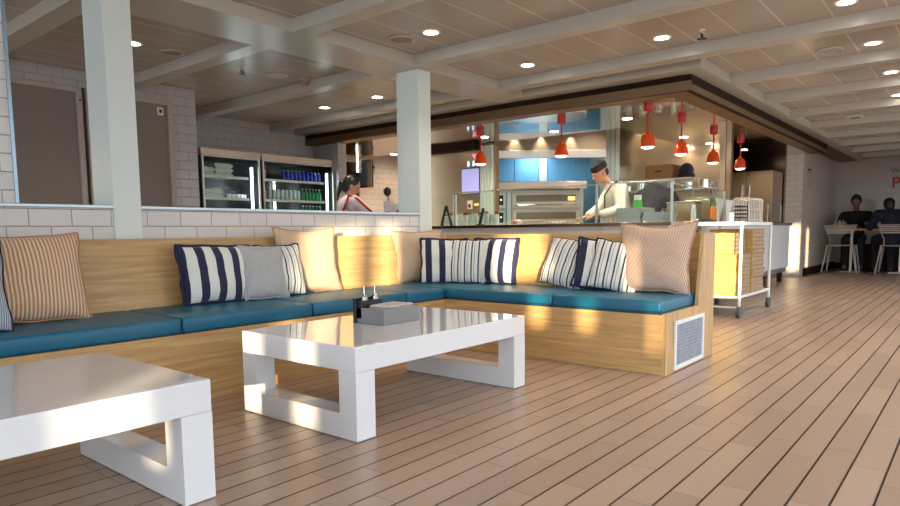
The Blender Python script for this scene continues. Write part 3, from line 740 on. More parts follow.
for k, z in enumerate((.915, 1.175)):
    d = G().box(-.01, .03, .06, 1.34, z, z+.235, .008).build('door', 'oven_front', t)
    G().box(-.018, -.0105, .15, 1.26, z+.10, z+.20, .004).build('window_pane', 'oven_glass', d)
    G().tube([(-.03, .12, z+.05), (-.06, .14, z+.05), (-.06, 1.27, z+.05), (-.03, 1.29, z+.05)], .012).build('handle', 'chrome', d, True)
    if k == 1: G().box(-.0195, -.0182, .17, .30, z+.115, z+.17).build('oven_light', emit('oven_glow', (1, .55, .15), 1.6), d)
    c = G().box(-.012, .03, 1.46, 1.62, z, z+.23, .004).build('control_panel', 'steel_light', t)
    G().box(-.016, -.0121, 1.50, 1.60, z+.05, z+.2).build('display', 'black', c)
    G().box(-.018, -.0161, 1.53, 1.56, z+.12, z+.14).build('indicator', emit('indicator%d' % k, (.8, .9, 1), 1.2), c)
G().box(-.012, .03, 1.36, 1.44, .9, 1.42, .004).build('edge_strip', 'steel_light', t)
# left interior wall pieces
t = thing('ribbed_panel', 'pale green ribbed panel left of the oven', 'panel', (7.3, 5.22, 0))
for i in range(4): G().box(0, .04, .01+i*.057, .01+i*.057+.05, 0, 1.98, .006).build('rib', 'steel_light', t)
t = thing('menu_screen', 'lilac lit wall screen beside the ribbed panel', 'screen', (7.32, 5.47, 1.33))
G().box(0, .03, 0, .32, 0, .36).build('casing', 'steel_dark', t); G().box(-.006, -.0002, .01, .31, .01, .35).build('display', 'lilac', t)
t = thing('wall_sign', 'dark sign with two pale blue figures and a pink triangle', 'sign', (7.32, 5.47, 1.70))
G().box(0, .02, 0, .32, 0, .28).build('board', 'gold', t)
for y in (.10, .19):
    g = G(); g.ball((-.004, y, .075), .016, (.3, 1, 1)); g.box(-.006, -.001, y-.02, y+.02, .015, .06, .004); g.build('figure', emit('sign_blue%d' % int(y*100), (.5, .75, 1), .8), t)
G().prism([(.03, .18), (.13, .18), (.08, .11)], 'x', -.005, -.001).build('triangle', emit('sign_pink', (.9, .2, .35), .6), t)
t = thing('control_box', 'small white switch box with orange lamps under the lilac screen', 'switch box', (7.31, 5.45, 1.12))
G().box(0, .02, .15, .23, 0, .12, .004).build('case', 'white', t); G().box(-.004, -.0005, .17, .21, .02, .07).build('red_switch', 'red', t)
for y in (.05, .09): G().ball((0, y, .06), .014).build('lamp', emit('amber%d' % int(y*100), (1, .6, .12), 1.5), t)
struct('wall_kitchen_inner', G().box(7.34, 7.42, 5.21, 6.6, 0, 2.0), 'gold')
trim(G().box(7.2, 7.34, 5.47, 6.6, 1.93, 1.999), 'fascia')
# shelf, boxes, bag and equipment on the back wall
t = thing('wall_shelf', 'steel shelf over the counter behind the workers', 'shelf', (7.9, 2.75, 1.41))
G().box(0, .35, 0, 1.0, 0, .02, .003).build('board', 'steel', t); G().box(.15, .17, .02, .04, -.53, 0).build('support', 'steel', t); G().box(.15, .17, .96, .98, -.53, 0).build('support', 'steel', t)
t = thing('cardboard_box', 'brown cardboard box on the shelf above the bending worker', 'box', (7.92, 2.99, 1.431))
G().box(0, .28, 0, .34, 0, .17, .004).build('carton', 'card_dark', t); G().box(-.002, -.0005, .13, .21, .08, .10).build('hand_slot', 'black', t)
t = thing('folded_bag', 'grey folded bag slumped beside the box on the shelf', 'bag', (7.98, 2.87, 1.431))
G().ball((.1, 0, .09), .10, (1, .85, .95)).build('bag_body', 'char_cloth', t, True); G().ball((.1, .0, .03), .11, (1, .95, .45)).build('fold', 'char_cloth', t, True)
t = thing('steel_cabinet', 'low steel work cabinet along the kitchen back wall', 'cabinet', (9.0, 2.85, 0))
G().box(0, .55, 0, 1.2, 0, .95, .005).build('body', 'steel', t)
for y in (.02, .62): d = G().box(-.015, -.001, y, y+.56, .1, .9, .004).build('door', 'gold', t); G().box(-.03, -.016, y+.05, y+.07, .6, .8).build('handle', 'chrome', d)
t = thing('wall_unit', 'steel ventilated wall box behind the glass corner', 'wall unit', (9.52, 3.0, 1.02))
G().box(0, .07, 0, .45, 0, .3, .006).build('case', 'gold_h', t)
for z in (.07, .14, .21): G().box(-.01, -.001, .04, .41, z, z+.025).build('louvre', 'steel', t)
t = thing('hand_tool_rack', 'tilted rack of steel peels hanging on the back wall', 'rack', (9.5, 2.82, 1.30))
for i in range(5): G().box(0, .02, i*.035, i*.035+.015, 0, .24, .003, mat=Matrix.Rotation(R(-22), 4, 'X')).build('peel', 'chrome', t)
t = thing('steel_upright', 'tall steel upright at the open side of the kitchen', 'post', (7.62, 2.28, .886))
G().box(0, .05, 0, .06, 0, 1.112, .003).build('upright', 'gold', t)
t = thing('wall_shelf', 'high steel shelf of pans on the kitchen back wall', 'shelf', (9.3, 2.95, 1.36))
G().box(0, .28, 0, 1.5, 0, .02, .003).build('board', 'steel', t)
for y in (.1, 1.4): G().box(.24, .28, y, y+.02, -.15, 0).build('bracket', 'steel', t)
for i, (y, rr, hh) in enumerate(((3.10, .07, .12), (3.32, .09, .09), (3.56, .06, .16), (3.78, .08, .10), (4.02, .07, .13), (4.24, .09, .08))):
    t = thing('cooking_pot', ('first', 'second', 'third', 'fourth', 'fifth', 'sixth')[i]+' steel pot from the right on the high shelf of the kitchen back wall', 'pot', (9.43, y, 1.381), 0, 'pots on the high shelf')
    G().lathe([(.001, 0), (rr, 0), (rr, hh), (rr-.006, hh), (rr-.006, .006), (.001, .006)], n=20).build('bowl', 'chrome', t, True); G().tube([(rr, 0, hh*.7), (rr+.04, .0, hh*.75), (rr+.04, 0, hh*.4), (rr, 0, hh*.4)], .005, 6).build('handle', 'steel', t)
t = thing('plate_stack', 'white stack of plates on the steel cabinet behind the glass corner', 'plates', (9.2, 3.25, .951))
for i in range(6): G().lathe([(.001, 0), (.07, 0), (.12, .018), (.118, .02), (.001, .006)], (0, 0, i*.016), 24).build('plate', 'white', t, True)
t = thing('food_processor', 'grey countertop machine on the cabinet behind the glass corner', 'appliance', (9.15, 3.6, .951))
G().box(0, .25, 0, .2, 0, .14, .02).build('base', 'steel', t); G().lathe([(.001, .14), (.07, .14), (.08, .30), (.001, .31)], (.12, .1, 0), 20).build('bowl', 'clam', t, True)
t = thing('tall_steel_fridge', 'tall brushed steel refrigerator at the far kitchen end', 'refrigerator', (11.2, 2.62, 0))
G().box(0, .65, 0, .40, 0, 1.72, .006).build('door', 'gold', t); G().box(0, .65, .41, .78, 0, 1.72, .006).build('door', 'gold', t)
for y in (.33, .44): G().box(-.04, -.001, y, y+.025, .8, 1.5, .004).build('handle', 'chrome', t)
# machines behind the crew woman, monitor
t = thing('drink_dispenser', 'white drink dispenser with black tap behind the crew woman', 'dispenser', (6.1, 6.0, .876))
G().box(0, .22, 0, .14, 0, .34, .012).build('body', 'white', t); G().ball((.02, .08, .46), .05, (1, 1, 1.2)).build('tap_head', 'black', t, True); G().box(.02, .04, .07, .09, .3, .42).build('neck', 'chrome', t); G().box(-.01, -.0005, .04, .10, .05, .2).build('bay', 'black', t)
t = thing('drink_dispenser', 'white dispenser with a red and black label next to the tapped one', 'dispenser', (6.1, 5.78, .876))
G().box(0, .22, 0, .17, 0, .30, .012).build('body', 'white', t); G().box(-.004, -.0005, .04, .12, .1, .22).build('label_plate', 'red', t); G().box(-.008, -.0045, .07, .1, .12, .19).build('symbol', 'black', t)
t = thing('wall_monitor', 'bluish wall-mounted monitor in a dark frame above the crew woman', 'monitor', (7.36, 7.62, 1.53), 0)
G().box(-.03, .0, 0, .30, 0, .44, .006).build('frame', 'steel_dark', t); G().box(-.034, -.0305, .025, .275, .03, .41).build('screen', simple('dark_blue_screen', (.05, .065, .11), .15), t); G().box(0, .05, .02, .378, .3, .34).build('arm', 'black', t)
t = thing('ceiling_bracket', 'white cross-shaped bracket hanging above the monitor', 'bracket', (7.3, 7.92, 1.78))
G().box(-.012, .012, -.012, .012, 0, .22).build('rod', emit('lamp_strip', (1, .9, .7), 2.5), t); G().box(-.012, .012, -.09, .06, .05, .075).build('bar', 'white', t)
t = thing('cupboard_door', 'dark brown cupboard door beside the monitor', 'cupboard', (7.10, 7.93, 0))
G().box(0, .26, .02, .068, 0, 1.94, .004).build('door_leaf', 'fascia', t); G().box(.03, .05, .0, .0195, .95, 1.1).build('handle', 'chrome', t)

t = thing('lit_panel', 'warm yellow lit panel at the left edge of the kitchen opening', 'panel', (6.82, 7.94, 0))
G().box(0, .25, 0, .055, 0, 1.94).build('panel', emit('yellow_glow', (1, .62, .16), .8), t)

# ------------------------------------------------------------------ trolley with pizza boxes
t = thing('service_trolley', 'white tubular trolley loaded with pizza boxes at the kitchen corner', 'trolley', (6.15, 1.68, 0))
X1, Y1 = 1.03, .50
for x in (0, X1):
    for y in (0, Y1): G().tube([(x, y, .10), (x, y, .86)], .014, 10).build('upright', 'white_metal', t, True)
def frame(z, r): return [(0, 0, z), (X1, 0, z), (X1, Y1, z), (0, Y1, z)]
G().box(-.012, X1+.012, -.012, Y1+.012, .835, .868, .004).build('top_shelf', 'white_metal', t)
G().box(0, X1, 0, Y1, .17, .185, .003).build('bottom_shelf', 'white_metal', t)
G().tube(frame(.185, 0), .013, 8, True).build('bottom_frame', 'white_metal', t, True)
G().tube([(0, 0, .09), (0, Y1, .09)], .010, 8).build('cross_bar', 'white_metal', t, True)
for x, y in ((0, 0), (X1, 0), (0, Y1), (X1, Y1)):
    c = G().cone((x, y-.016, .052), (x, y+.016, .052), .052, .052, 24).build('wheel', 'rubber', t, True)
    G().box(x-.008, x+.008, y-.020, y-.016, .048, .11).build('fork', 'chrome', c)
def pizza_box(x, y, z, lx, ly, label, group):
    t = thing('pizza_box', label, 'box', (x, y, z), 0, group)
    G().box(-lx/2, lx/2, -ly/2, ly/2, 0, .037, .002).build('carton', 'card', t)
    g = G()
    g.box(-lx/2+.004, lx/2-.004, -ly/2-.0025, -ly/2-.0002, .003, .035)
    g.build('side_flap', 'card_edge', t)
    for a in (-.12, 0, .12): G().box(a-.03, a+.03, -ly/2-.004, -ly/2-.0026, .030, .035).build('tab_slot', 'black', t)
for i in range(10): pizza_box(6.385+random.uniform(-.008, .008), 1.90, .188+i*.0385, .40, .38, ordn[i]+' pizza box up in the low stack at the near end of the trolley', 'pizza boxes in the low trolley stack')
for i in range(16): pizza_box(6.83+random.uniform(-.008, .008), 1.90+random.uniform(-.01, .01), .188+i*.0385, .42, .40, ordn[i]+' pizza box up in the tall stack at the far end of the trolley', 'pizza boxes in the tall trolley stack')
for i in range(5): pizza_box(6.39, 1.93, .575+i*.0385, .36, .34, ordn[i]+' of the dark open boxes lying on the low trolley stack', 'boxes laid on the low stack')

# ------------------------------------------------------------------ drinks coolers
def cooler(x0, x1, label):
    t = thing('drinks_cooler', label, 'cooler', (x0, 6.85, 0)); W = x1-x0
    g = G(); g.box(0, .03, 0, .4, 0, 1.72); g.box(W-.03, W, 0, .4, 0, 1.72); g.box(.03, W-.03, .38, .4, 0, 1.72); g.box(.03, W-.03, 0, .4, 0, .3); g.box(.03, W-.03, .03, .38, 1.68, 1.72)
    g.build('cabinet', 'cold', t)
    G().box(-.01, W+.01, -.03, .40, 1.695, 1.775, .004).build('header', 'gold_h', t)
    f = G(); f.box(0, .022, -.03, -.002, .3, 1.694, .003); f.box(W-.022, W, -.03, -.002, .3, 1.694, .003); f.box(.022, W-.022, -.03, -.002, 1.682, 1.694, .002); d = f.build('door_frame', 'steel', t)
    G().box(.022, W-.022, -.02, -.014, .3, 1.682).build('glass_pane', 'glass', d)
    for z in (.95, 1.20, 1.45):
        s = G().box(.035, W-.13, .04, .36, z, z+.012).build('shelf', 'chrome', t); G().box(.035, W-.13, .03, .037, z, z+.03).build('price_rail', 'white', s)
    G().cone((W-.085, .03, .55), (W-.085, .03, 1.60), .016, .016, 10).build('led_tube', 'led', t)
    return t
cooler(3.94, 4.70, 'left steel drinks cooler holding clear food containers')
G().box(.032, .036, .05, .35, .35, 1.40).build('side_liner', 'coldlit', [q for q in C.objects if q.name == 'drinks_cooler'][0])
t = cooler(4.735, 5.86, 'right steel drinks cooler filled with cans and bottles')
G().cone((.42, .34, .55), (.42, .34, 1.44), .014, .014, 10).build('led_tube', 'led', t)
for z in (.45, .85, 1.15, 1.45): 
    pass
lamp('POINT', 'cooler_light', (4.50, 6.95, 1.3), 1.6, (.85, .93, 1), .03); lamp('POINT', 'cooler_light', (5.68, 6.93, 1.3), .8, (.85, .93, 1), .03); lamp('POINT', 'cooler_light', (5.15, 7.1, 1.0), .8, (.85, .93, 1), .03); lamp('POINT', 'cooler_light', (4.02, 7.0, 1.1), 1.6, (.8, .85, 1), .03)
def clam(x, z, label):
    t = thing('food_container', label, 'container', (x, 7.0, z), 0, 'clear containers in the left cooler')
    G().prism([(-.10, 0), (.10, 0), (.125, .03), (-.125, .03)], 'y', -.08, .08).build('base', 'clam', t); G().prism([(-.125, .031), (.125, .031), (.09, .052), (-.09, .052)], 'y', -.08, .08).build('lid', 'clam', t)
for i in range(3): clam(4.27, 1.464+i*.055, ('lowest', 'middle', 'topmost')[i]+' clear food container in the three-high cooler stack')
for i in range(2): clam(4.035, 1.464+i*.055, ('lower', 'upper')[i]+' clear container at the left end of the top cooler shelf')
for i in range(2): clam(4.13, 1.214+i*.055, ('lower', 'upper')[i]+' clear container on the second cooler shelf')
for i in range(5): tag(G().lathe([(.001, 0), (.022, 0), (.022, .06), (.001, .06)], n=12).build('small_tub', 'white', None, True, (4.33+i*.052, 6.93, 1.214)), 'little white tub in the row on the second shelf of the left cooler', 'tub', 'small white tubs in the left cooler')
def can(x, z, h, r, mat, label, group, name='drink_can', cat='can', y=6.93, neck=False):
    t = thing(name, label, cat, (x, y, z), 0, group)
    if neck:
        G().lathe([(.001, 0), (r, 0), (r, h*.6), (r*.4, h*.8), (r*.4, h*.94), (.001, h*.94)], n=12).build('bottle_body', mat, t, True); G().lathe([(.001, h*.94), (r*.48, h*.94), (r*.48, h), (.001, h)], n=10).build('cap', 'white', t, True)
    else:
        G().lathe([(.001, 0), (r*.85, 0), (r, .008), (r, h-.012), (r*.8, h), (.001, h)], n=12).build('can_body', mat, t, True); G().lathe([(.001, h), (r*.75, h), (r*.75, h+.003), (.001, h+.003)], n=10).build('can_top', 'chrome', t, True)
for i in range(10): can(5.12+i*.062, 1.464, .135, .026, 'can_blue', 'slim blue can in the row on the top shelf of the right cooler', 'blue cans on the top cooler shelf')
for i in range(8): can(4.90+i*.062, 1.214, .14, .026, 'can_silver', 'silver can in the row on the second shelf of the right cooler', 'silver cans on the second cooler shelf')
for i in range(6): can(5.41+i*.055, 1.214, .17, .024, 'can_green', 'green bottle in the row on the second shelf of the right cooler', 'green bottles on the second cooler shelf', 'drink_bottle', 'bottle', neck=True)
for i in range(6): can(5.41+i*.055, .964, .20, .024, 'can_green', 'green bottle on the lowest visible shelf of the right cooler, mostly cut by the wall', 'green bottles on the low cooler shelf', 'drink_bottle', 'bottle', neck=True)
for z, lb in ((1.464, 'pink carton at the left end of the top shelf'), (1.214, 'pink carton at the left end of the second shelf')):
    t = thing('juice_carton', lb+' of the right cooler', 'carton', (4.80, 6.92, z)); G().box(-.02, .035, -.02, .05, 0, .11, .003).build('pack', 'pinkbox', t); G().prism([(-.02, .11), (.035, .11), (.0075, .135)], 'y', -.02, .05).build('gable', 'white', t)

# ------------------------------------------------------------------ dining corner
def wire_chair(x, y, label):
    t = thing('wire_chair', label, 'chair', (x, y, 0)); r = .009
    G().tube([(.06, .16, .50), (.02, .16, .62), (-.06, .26, .85), (-.06, -.26, .85), (.02, -.16, .62), (.06, -.16, .50)], r).build('back_frame', 'frame', t, True)
    for z in (.82, .785, .75, .715):
        w = .16+(z-.62)*.43; xx = .02-(z-.62)*.35; G().box(xx-.004, xx+.004, -w, w, z-.011, z+.011).build('slat', 'frame', t)
    G().box(.03, .46, -.22, .22, .485, .50, .006).build('seat', 'frame', t)
    for s in (-1, 1):
        G().tube([(.04, s*.19, .49), (-.02, s*.27, .012), (.06, s*.27, .012), (.10, s*.21, .49)], r).build('leg', 'frame', t, True)
        G().tube([(.44, s*.19, .49), (.50, s*.26, .012), (.42, s*.26, .012), (.38, s*.21, .49)], r).build('leg', 'frame', t, True)
wire_chair(13.25, 1.97, 'empty wire-backed chair at the dining table near the tiled wall')
wire_chair(13.25, 1.16, 'wire-backed chair cut by the right photo edge, under the seated man')
t = thing('dining_table', 'wooden dining table with a steel pedestal under the two men', 'table', (13.75, 1.62, 0))
G().box(-.15, .35, -.75, .60, .755, .785, .005).build('tabletop', 'oak_y', t)
for y in (.25, -.5): G().box(.08, .12, y-.02, y+.02, .02, .755).build('pedestal', 'steel', t); G().box(-.08, .28, y-.16, y+.16, 0, .02, .004).build('foot', 'steel', t)
t = thing('glass_tumbler', 'clear glass of water on the dining table', 'glass', (13.95, 1.62, .786)); G().lathe([(.001, 0), (.03, 0), (.036, .13), (.033, .13), (.028, .01), (.001, .01)], n=16).build('tumbler', 'clam', t, True)
for y, lb in ((2.13, 'brown bottle at the wall end of the dining table'), (2.07, 'pale shaker at the wall end of the dining table'), (2.01, 'brown paper cup beside the shaker on the dining table')):
    tag(G().lathe([(.001, 0), (.03, 0), (.03, .11), (.015, .15), (.001, .16)], n=14).build('condiment', 'card_edge' if y != 2.07 else 'frame', None, True, (13.8, y, .786)), lb, 'condiment')
t = thing('wall_rail', 'thin black wall rail on the tiled wall beyond the column', 'rail', (12.35, 2.335, 1.48))
G().tube([(.0, .012, 0), (.0, -.02, 0), (.0, -.02, .30), (.0, .012, .30)], .006, 6).build('rail', 'frame', t); G().box(-.01, .06, -.03, .012, .29, .31).build('bracket', 'black', t)
def text(body, size, loc, mat, parent, ext=.004):
    cu_ = bpy.data.curves.new('lettering', 'FONT'); cu_.body = body; cu_.size = size; cu_.extrude = ext; cu_.offset = size*.02
    o = bpy.data.objects.new('lettering', cu_); C.objects.link(o)
    bpy.context.view_layer.update()
    me = bpy.data.meshes.new_from_object(o.evaluated_get(bpy.context.evaluated_depsgraph_get())); bpy.data.objects.remove(o)
    o = bpy.data.objects.new('lettering', me); C.objects.link(o); me.materials.append(M[mat]); o.parent = parent
    # text faces -x : its right is -y, its up is +z
    o.matrix_local = Matrix(((0, 0, -1, loc[0]), (-1, 0, 0, loc[1]), (0, 1, 0, loc[2]), (0, 0, 0, 1)))
    return o
t = thing('wall_lettering', 'teal and red lettering on the end wall at the right photo edge', 'lettering', (15.195, 1.44, 1.55))
text('We', .125, (0, .02, .30), 'teal_ink', t); text('P', .28, (0, .0, .02), 'red_ink', t).scale = (1, 1, 1)
for dx in (0, .012): pass

# ------------------------------------------------------------------ people
def fuse(g, name, mat, parent, vox=.009, it=3):
    o = g.build(name, mat, None)
    m = o.modifiers.new('r', 'REMESH'); m.mode = 'VOXEL'; m.voxel_size = vox
    s = o.modifiers.new('s', 'SMOOTH'); s.iterations = it; s.factor = .5
    bpy.context.view_layer.update()
    me = bpy.data.meshes.new_from_object(o.evaluated_get(bpy.context.evaluated_depsgraph_get()))
    old = o.data; o.modifiers.clear(); o.data = me; bpy.data.meshes.remove(old)
    me.materials.clear(); me.materials.append(M[mat] if isinstance(mat, str) else mat)
    for p in me.polygons: p.use_smooth = True
    o.parent = parent
    return o
def lerp(a, b, t): return Vector(a)+(Vector(b)-Vector(a))*t
def head_parts(g, H, fw, upv, sc=1.):
    """face, ears and neck stump added to body g. H = head centre, fw = facing, upv = crown direction"""
    fw = Vector(fw).normalized(); upv = Vector(upv); upv = (upv-fw*upv.dot(fw)).normalized(); lf = upv.cross(fw)
    m = Matrix(((fw.x, lf.x, upv.x, H[0]), (fw.y, lf.y, upv.y, H[1]), (fw.z, lf.z, upv.z, H[2]), (0, 0, 0, 1)))
    t = G(); t.ball((-.005, 0, .018), .10*sc, (.98, .78, 1.05), 18); t.ball((.025, 0, -.055), .062*sc, (1, .85, 1.0), 14)
    t.cone((.085*sc, 0, .02), (.112*sc, 0, -.022), .010, .017, 8); t.ball((.108*sc, 0, -.024), .016, (1, 1.1, .8), 8)
    t.ball((.083*sc, 0, -.062), .016, (.8, 1.6, .55), 8); t.ball((.075*sc, 0, -.095), .024, (1, 1.1, .8), 8); t.ball((.088*sc, 0, .032), .014, (.7, 4, .7), 8)
    for s in (-1, 1): t.ball((-.01, s*.080*sc, -.01), .026, (.7, .35, 1.1), 10)
    me = bpy.data.meshes.new('t'); t.bm.to_mesh(me); t.bm.free(); me.transform(m); g.bm.from_mesh(me); bpy.data.meshes.remove(me)
    return m
def hair_cap(m, parent, mat='hair', tail=None, sc=1., low=False):
    t = G()
    if not low: t.ball((-.022, 0, .038), .108*sc, (.98, .86, 1.02), 18)
    t.ball((-.045, 0, -.01), .085*sc, (.8, .95, 1.1), 14) if not low else t.ball((-.032, 0, .0), .088, (.85, .90, .75), 14)
    if tail:
        for a, b, r0, r1 in tail: t.cap(a, b, r0, r1, 10)
    me = bpy.data.meshes.new('t'); t.bm.to_mesh(me); t.bm.free(); me.transform(m)
    g = G(); g.bm.from_mesh(me); bpy.data.meshes.remove(me); return fuse(g, 'hair', mat, parent, .009, 2)
def eyes(m, parent):
    for s in (-1, 1):
        t = G(); t.ball((.086, s*.031, .012), .010, (.6, 1.3, .7), 8); me = bpy.data.meshes.new('t'); t.bm.to_mesh(me); t.bm.free(); me.transform(m)
        g = G(); g.bm.from_mesh(me); g.build('eye', 'hair', parent, True)
def hand(g, wrist, d, palmn, curl=.35, s=1.):
    """palm and five separate bent fingers; d = pointing direction, palmn = palm normal"""
    d = Vector(d).normalized(); n_ = Vector(palmn); n_ = (n_-d*n_.dot(d)).normalized(); a = d.cross(n_); w = Vector(wrist)
    for k in (-1.5, -.5, .5, 1.5): g.cap(w+a*k*.010*s, w+d*.085*s+a*k*.020*s, .013*s, .012*s, 8)
    for i, (k, L) in enumerate(((-1.5, .066), (-.5, .078), (.5, .072), (1.5, .056))):
        p = w+d*.088*s+a*k*.0205*s; dd = d+a*k*.08
        for j in range(3):
            dd = (dd+n_*curl*(.6+j*.4)).normalized(); q = p+dd*L*s*(.42, .32, .26)[j]; g.cap(p, q, .0095*s, .0085*s, 8); p = q
    p = w+d*.025*s-a*.022*s; dd = (d*.7-a*.8).normalized(); q = p+dd*.045*s; g.cap(p, q, .0125*s, .011*s, 8); g.cap(q, q+(d*.9-a*.2+n_*.3).normalized()*.035*s, .0105*s, .009*s, 8)
def body_build(t, J, skin, vox=.0085, hands=True, sc=1.):
    """J: joints in the thing's local frame"""
    g = G()
    ch = J['chest']; pv = J['pelvis']; nk = J['neck']; H = J['head']
    g.cap(pv, lerp(pv, ch, .5), .115, .105); g.cap(lerp(pv, ch, .5), ch, .105, .12); g.cap(lerp(ch, J['shL'], .7), lerp(ch, J['shR'], .7), .075, .075); g.cap(ch, nk, .09, .052); g.cap(nk, lerp(nk, H, .55), .052, .05)
    for s in 'LR':
        g.cap(J['sh'+s], J['el'+s], .050, .040); g.cap(J['el'+s], J['wr'+s], .040, .026)
        d = Vector(J['wr'+s])-Vector(J['el'+s]); hd = J.get('hd'+s, d)
        if J.get('hand', True): hand(g, J['wr'+s], hd, J.get('pn'+s, (0, 0, -1)), J.get('curl', .35))
        g.cap(J['hip'+s], J['kn'+s], .082, .058); g.cap(J['kn'+s], J['an'+s], .058, .040); g.cap(J['an'+s], Vector(J['an'+s])+Vector(J['toe'])*.16, .040, .030)
        g.cap(J['hip'+s], pv, .085, .11)
    m = head_parts(g, H, J['face'], J.get('up', Vector(H)-Vector(nk)))
    b = fuse(g, 'body', skin, t, vox)
    eyes(m, b)
    return m
def shirt(t, J, mat, name='jacket', sleeve=1., e=.018, hem=0.):
    g = G(); ch = J['chest']; pv = J['pelvis']; nk = J['neck']
    g.cap(lerp(pv, ch, -.15-hem), lerp(pv, ch, .5), .125+e, .115+e); g.cap(lerp(pv, ch, .5), ch, .115+e, .13+e); g.cap(lerp(ch, J['shL'], .75), lerp(ch, J['shR'], .75), .085+e, .085+e); g.cap(ch, lerp(ch, nk, .75), .10+e, .055+e)
    for s in 'LR':
        g.cap(J['sh'+s], J['el'+s], .062+e, .046+e)
        if sleeve > .5: g.cap(J['el'+s], lerp(J['el'+s], J['wr'+s], min(1, (sleeve-.5)*1.8)), .046+e, .032+e)
        g.ball(J['sh'+s], .066+e)
    return fuse(g, name, mat, t, .011, 2)
def trousers(t, J, mat):
    g = G(); pv = J['pelvis']
    for s in 'LR':
        g.cap(J['hip'+s], J['kn'+s], .098, .074); g.cap(J['kn'+s], lerp(J['kn'+s], J['an'+s], .92), .074, .062); g.cap(J['hip'+s], pv, .10, .125)
    fuse(g, 'trousers', mat, t, .012, 2)
    for s in 'LR':
        a = Vector(J['an'+s]); g = G(); g.cap(a-Vector((0, 0, .035)), a-Vector((0, 0, .035))+Vector(J['toe'])*.17, .045, .038); fuse(g, 'shoe', 'black', t, .011, 2)
def stand_legs(J, fw, toe=None, hw=.10, hip=.93):
    lf = Vector((-fw[1], fw[0], 0)); p = Vector(J['pelvis'])
    for s, k in (('L', 1), ('R', -1)):
        J['hip'+s] = p+lf*k*.09-Vector((0, 0, .03)); J['kn'+s] = Vector((p.x, p.y, .48))+lf*k*hw+Vector((*fw, 0))*.03; J['an'+s] = Vector((p.x, p.y, .085))+lf*k*hw
    J['toe'] = Vector((*fw, 0))
# chef -- local frame = world axes, origin at his feet
ox, oy = 7.25, 3.375
fw = Vector((-.80, .60, 0)).normalized()
t = thing('person', 'chef in white jacket and black cap leaning over the counter', 'person', (ox, oy, 0))
J = dict(pelvis=Vector((.06, -.02, .93)), chest=Vector((.0, .02, 1.19)), neck=Vector((-.03, .10, 1.35)), head=Vector((-.09, .185, 1.475)))
J['shL'] = Vector((-.13, -.09, 1.275)); J['shR'] = Vector((.10, .14, 1.275))
J['elL'] = Vector((-.20, -.13, 1.04)); J['wrL'] = Vector((-.40, .04, .975)); J['elR'] = Vector((-.03, .24, 1.05)); J['wrR'] = Vector((-.25, .27, .968))
J['hdL'] = (-.7, .7, -.15); J['hdR'] = (-.9, .2, -.12); J['curl'] = .28
# his left arm is the one nearer the camera side
J['face'] = (-.68, .55, -.48); J['up'] = (-.25, .2, 1)
stand_legs(J, (-.8, .6))
m = body_build(t, J, 'skin')
hair_cap(m, t, sc=.93, low=True); j = shirt(t, J, 'chef', 'jacket', .95, .018); trousers(t, J, 'black_cloth')
g = G(); g.lathe([(.001, .066), (.080, .064), (.098, .054), (.104, .02), (.102, -.02), (.094, -.02)], (0, 0, 0), 24)
me = bpy.data.meshes.new('t'); g.bm.to_mesh(me); g.bm.free(); me.transform(m @ Matrix.Translation((-.012, 0, .060)) @ Matrix.Rotation(R(4), 4, 'Y') @ Matrix.Diagonal((1, .88, 1, 1))); g = G(); g.bm.from_mesh(me); bpy.data.meshes.remove(me); g.build('cap', 'black_cloth', t, True)
g = G(); c = Vector(J['chest'])
g.tube([c+Vector((-.02, -.02, .19)), c+Vector((-.11, .02, .13)), c+Vector((-.13, .09, .02)), c+Vector((-.10, .10, -.12))], .007, 8); g.build('jacket_trim', 'black_cloth', j, True)
# bending worker
ox, oy = 7.35, 2.98
t = thing('person', 'worker in dark clothes bending down behind the grey tray stacks', 'person', (ox, oy, 0))
J = dict(pelvis=Vector((-.08, .06, .93)), chest=Vector((.05, .02, 1.20)), neck=Vector((.20, -.04, 1.20)), head=Vector((.29, -.08, 1.10)))
J['shL'] = Vector((.10, .19, 1.18)); J['shR'] = Vector((.08, -.15, 1.18)); J['elR'] = Vector((.06, -.27, 1.02)); J['wrR'] = Vector((-.10, -.31, .90)); J['elL'] = Vector((.22, .22, .99)); J['wrL'] = Vector((.36, .10, .91))
J['face'] = (.6, -.2, -.75); J['up'] = (.8, -.2, .5); J['curl'] = .3
stand_legs(J, (1, 0)); m = body_build(t, J, 'skin'); hair_cap(m, t); shirt(t, J, 'char_cloth', 'shirt', 1.0, .022); trousers(t, J, 'black_cloth')
# crew woman with ponytail
ox, oy = 5.09, 5.67
t = thing('person', 'crew woman with black ponytail in white shirt with red trim', 'person', (ox, oy, 0))
J = dict(pelvis=Vector((-.05, .05, .88)), chest=Vector((.0, .02, 1.09)), neck=Vector((.03, .05, 1.22)), head=Vector((.07, .04, 1.335)))
J['shL'] = Vector((.11, .16, 1.14)); J['shR'] = Vector((-.06, -.15, 1.15)); J['elL'] = Vector((.28, .12, .95)); J['wrL'] = Vector((.45, -.02, .94)); J['elR'] = Vector((.10, -.30, .99)); J['wrR'] = Vector((.32, -.27, .96))
J['face'] = (.72, -.45, -.45); J['up'] = (.35, -.2, 1); J['curl'] = .4
stand_legs(J, (.85, -.5)); 
m = body_build(t, J, 'skin', .009)
hair_cap(m, t, sc=.93, tail=[((-.08, 0, .02), (-.115, .01, -.02), .03, .034), ((-.115, .01, -.02), (-.10, .03, -.12), .034, .024), ((-.10, .03, -.12), (-.07, .05, -.21), .024, .010)])
j = shirt(t, J, 'polo', 'shirt', .68, .012); trousers(t, J, 'navy_cloth')
g = G(); nb = Vector(J['neck']); a = Vector(J['shR']); b = Vector(J['shL'])
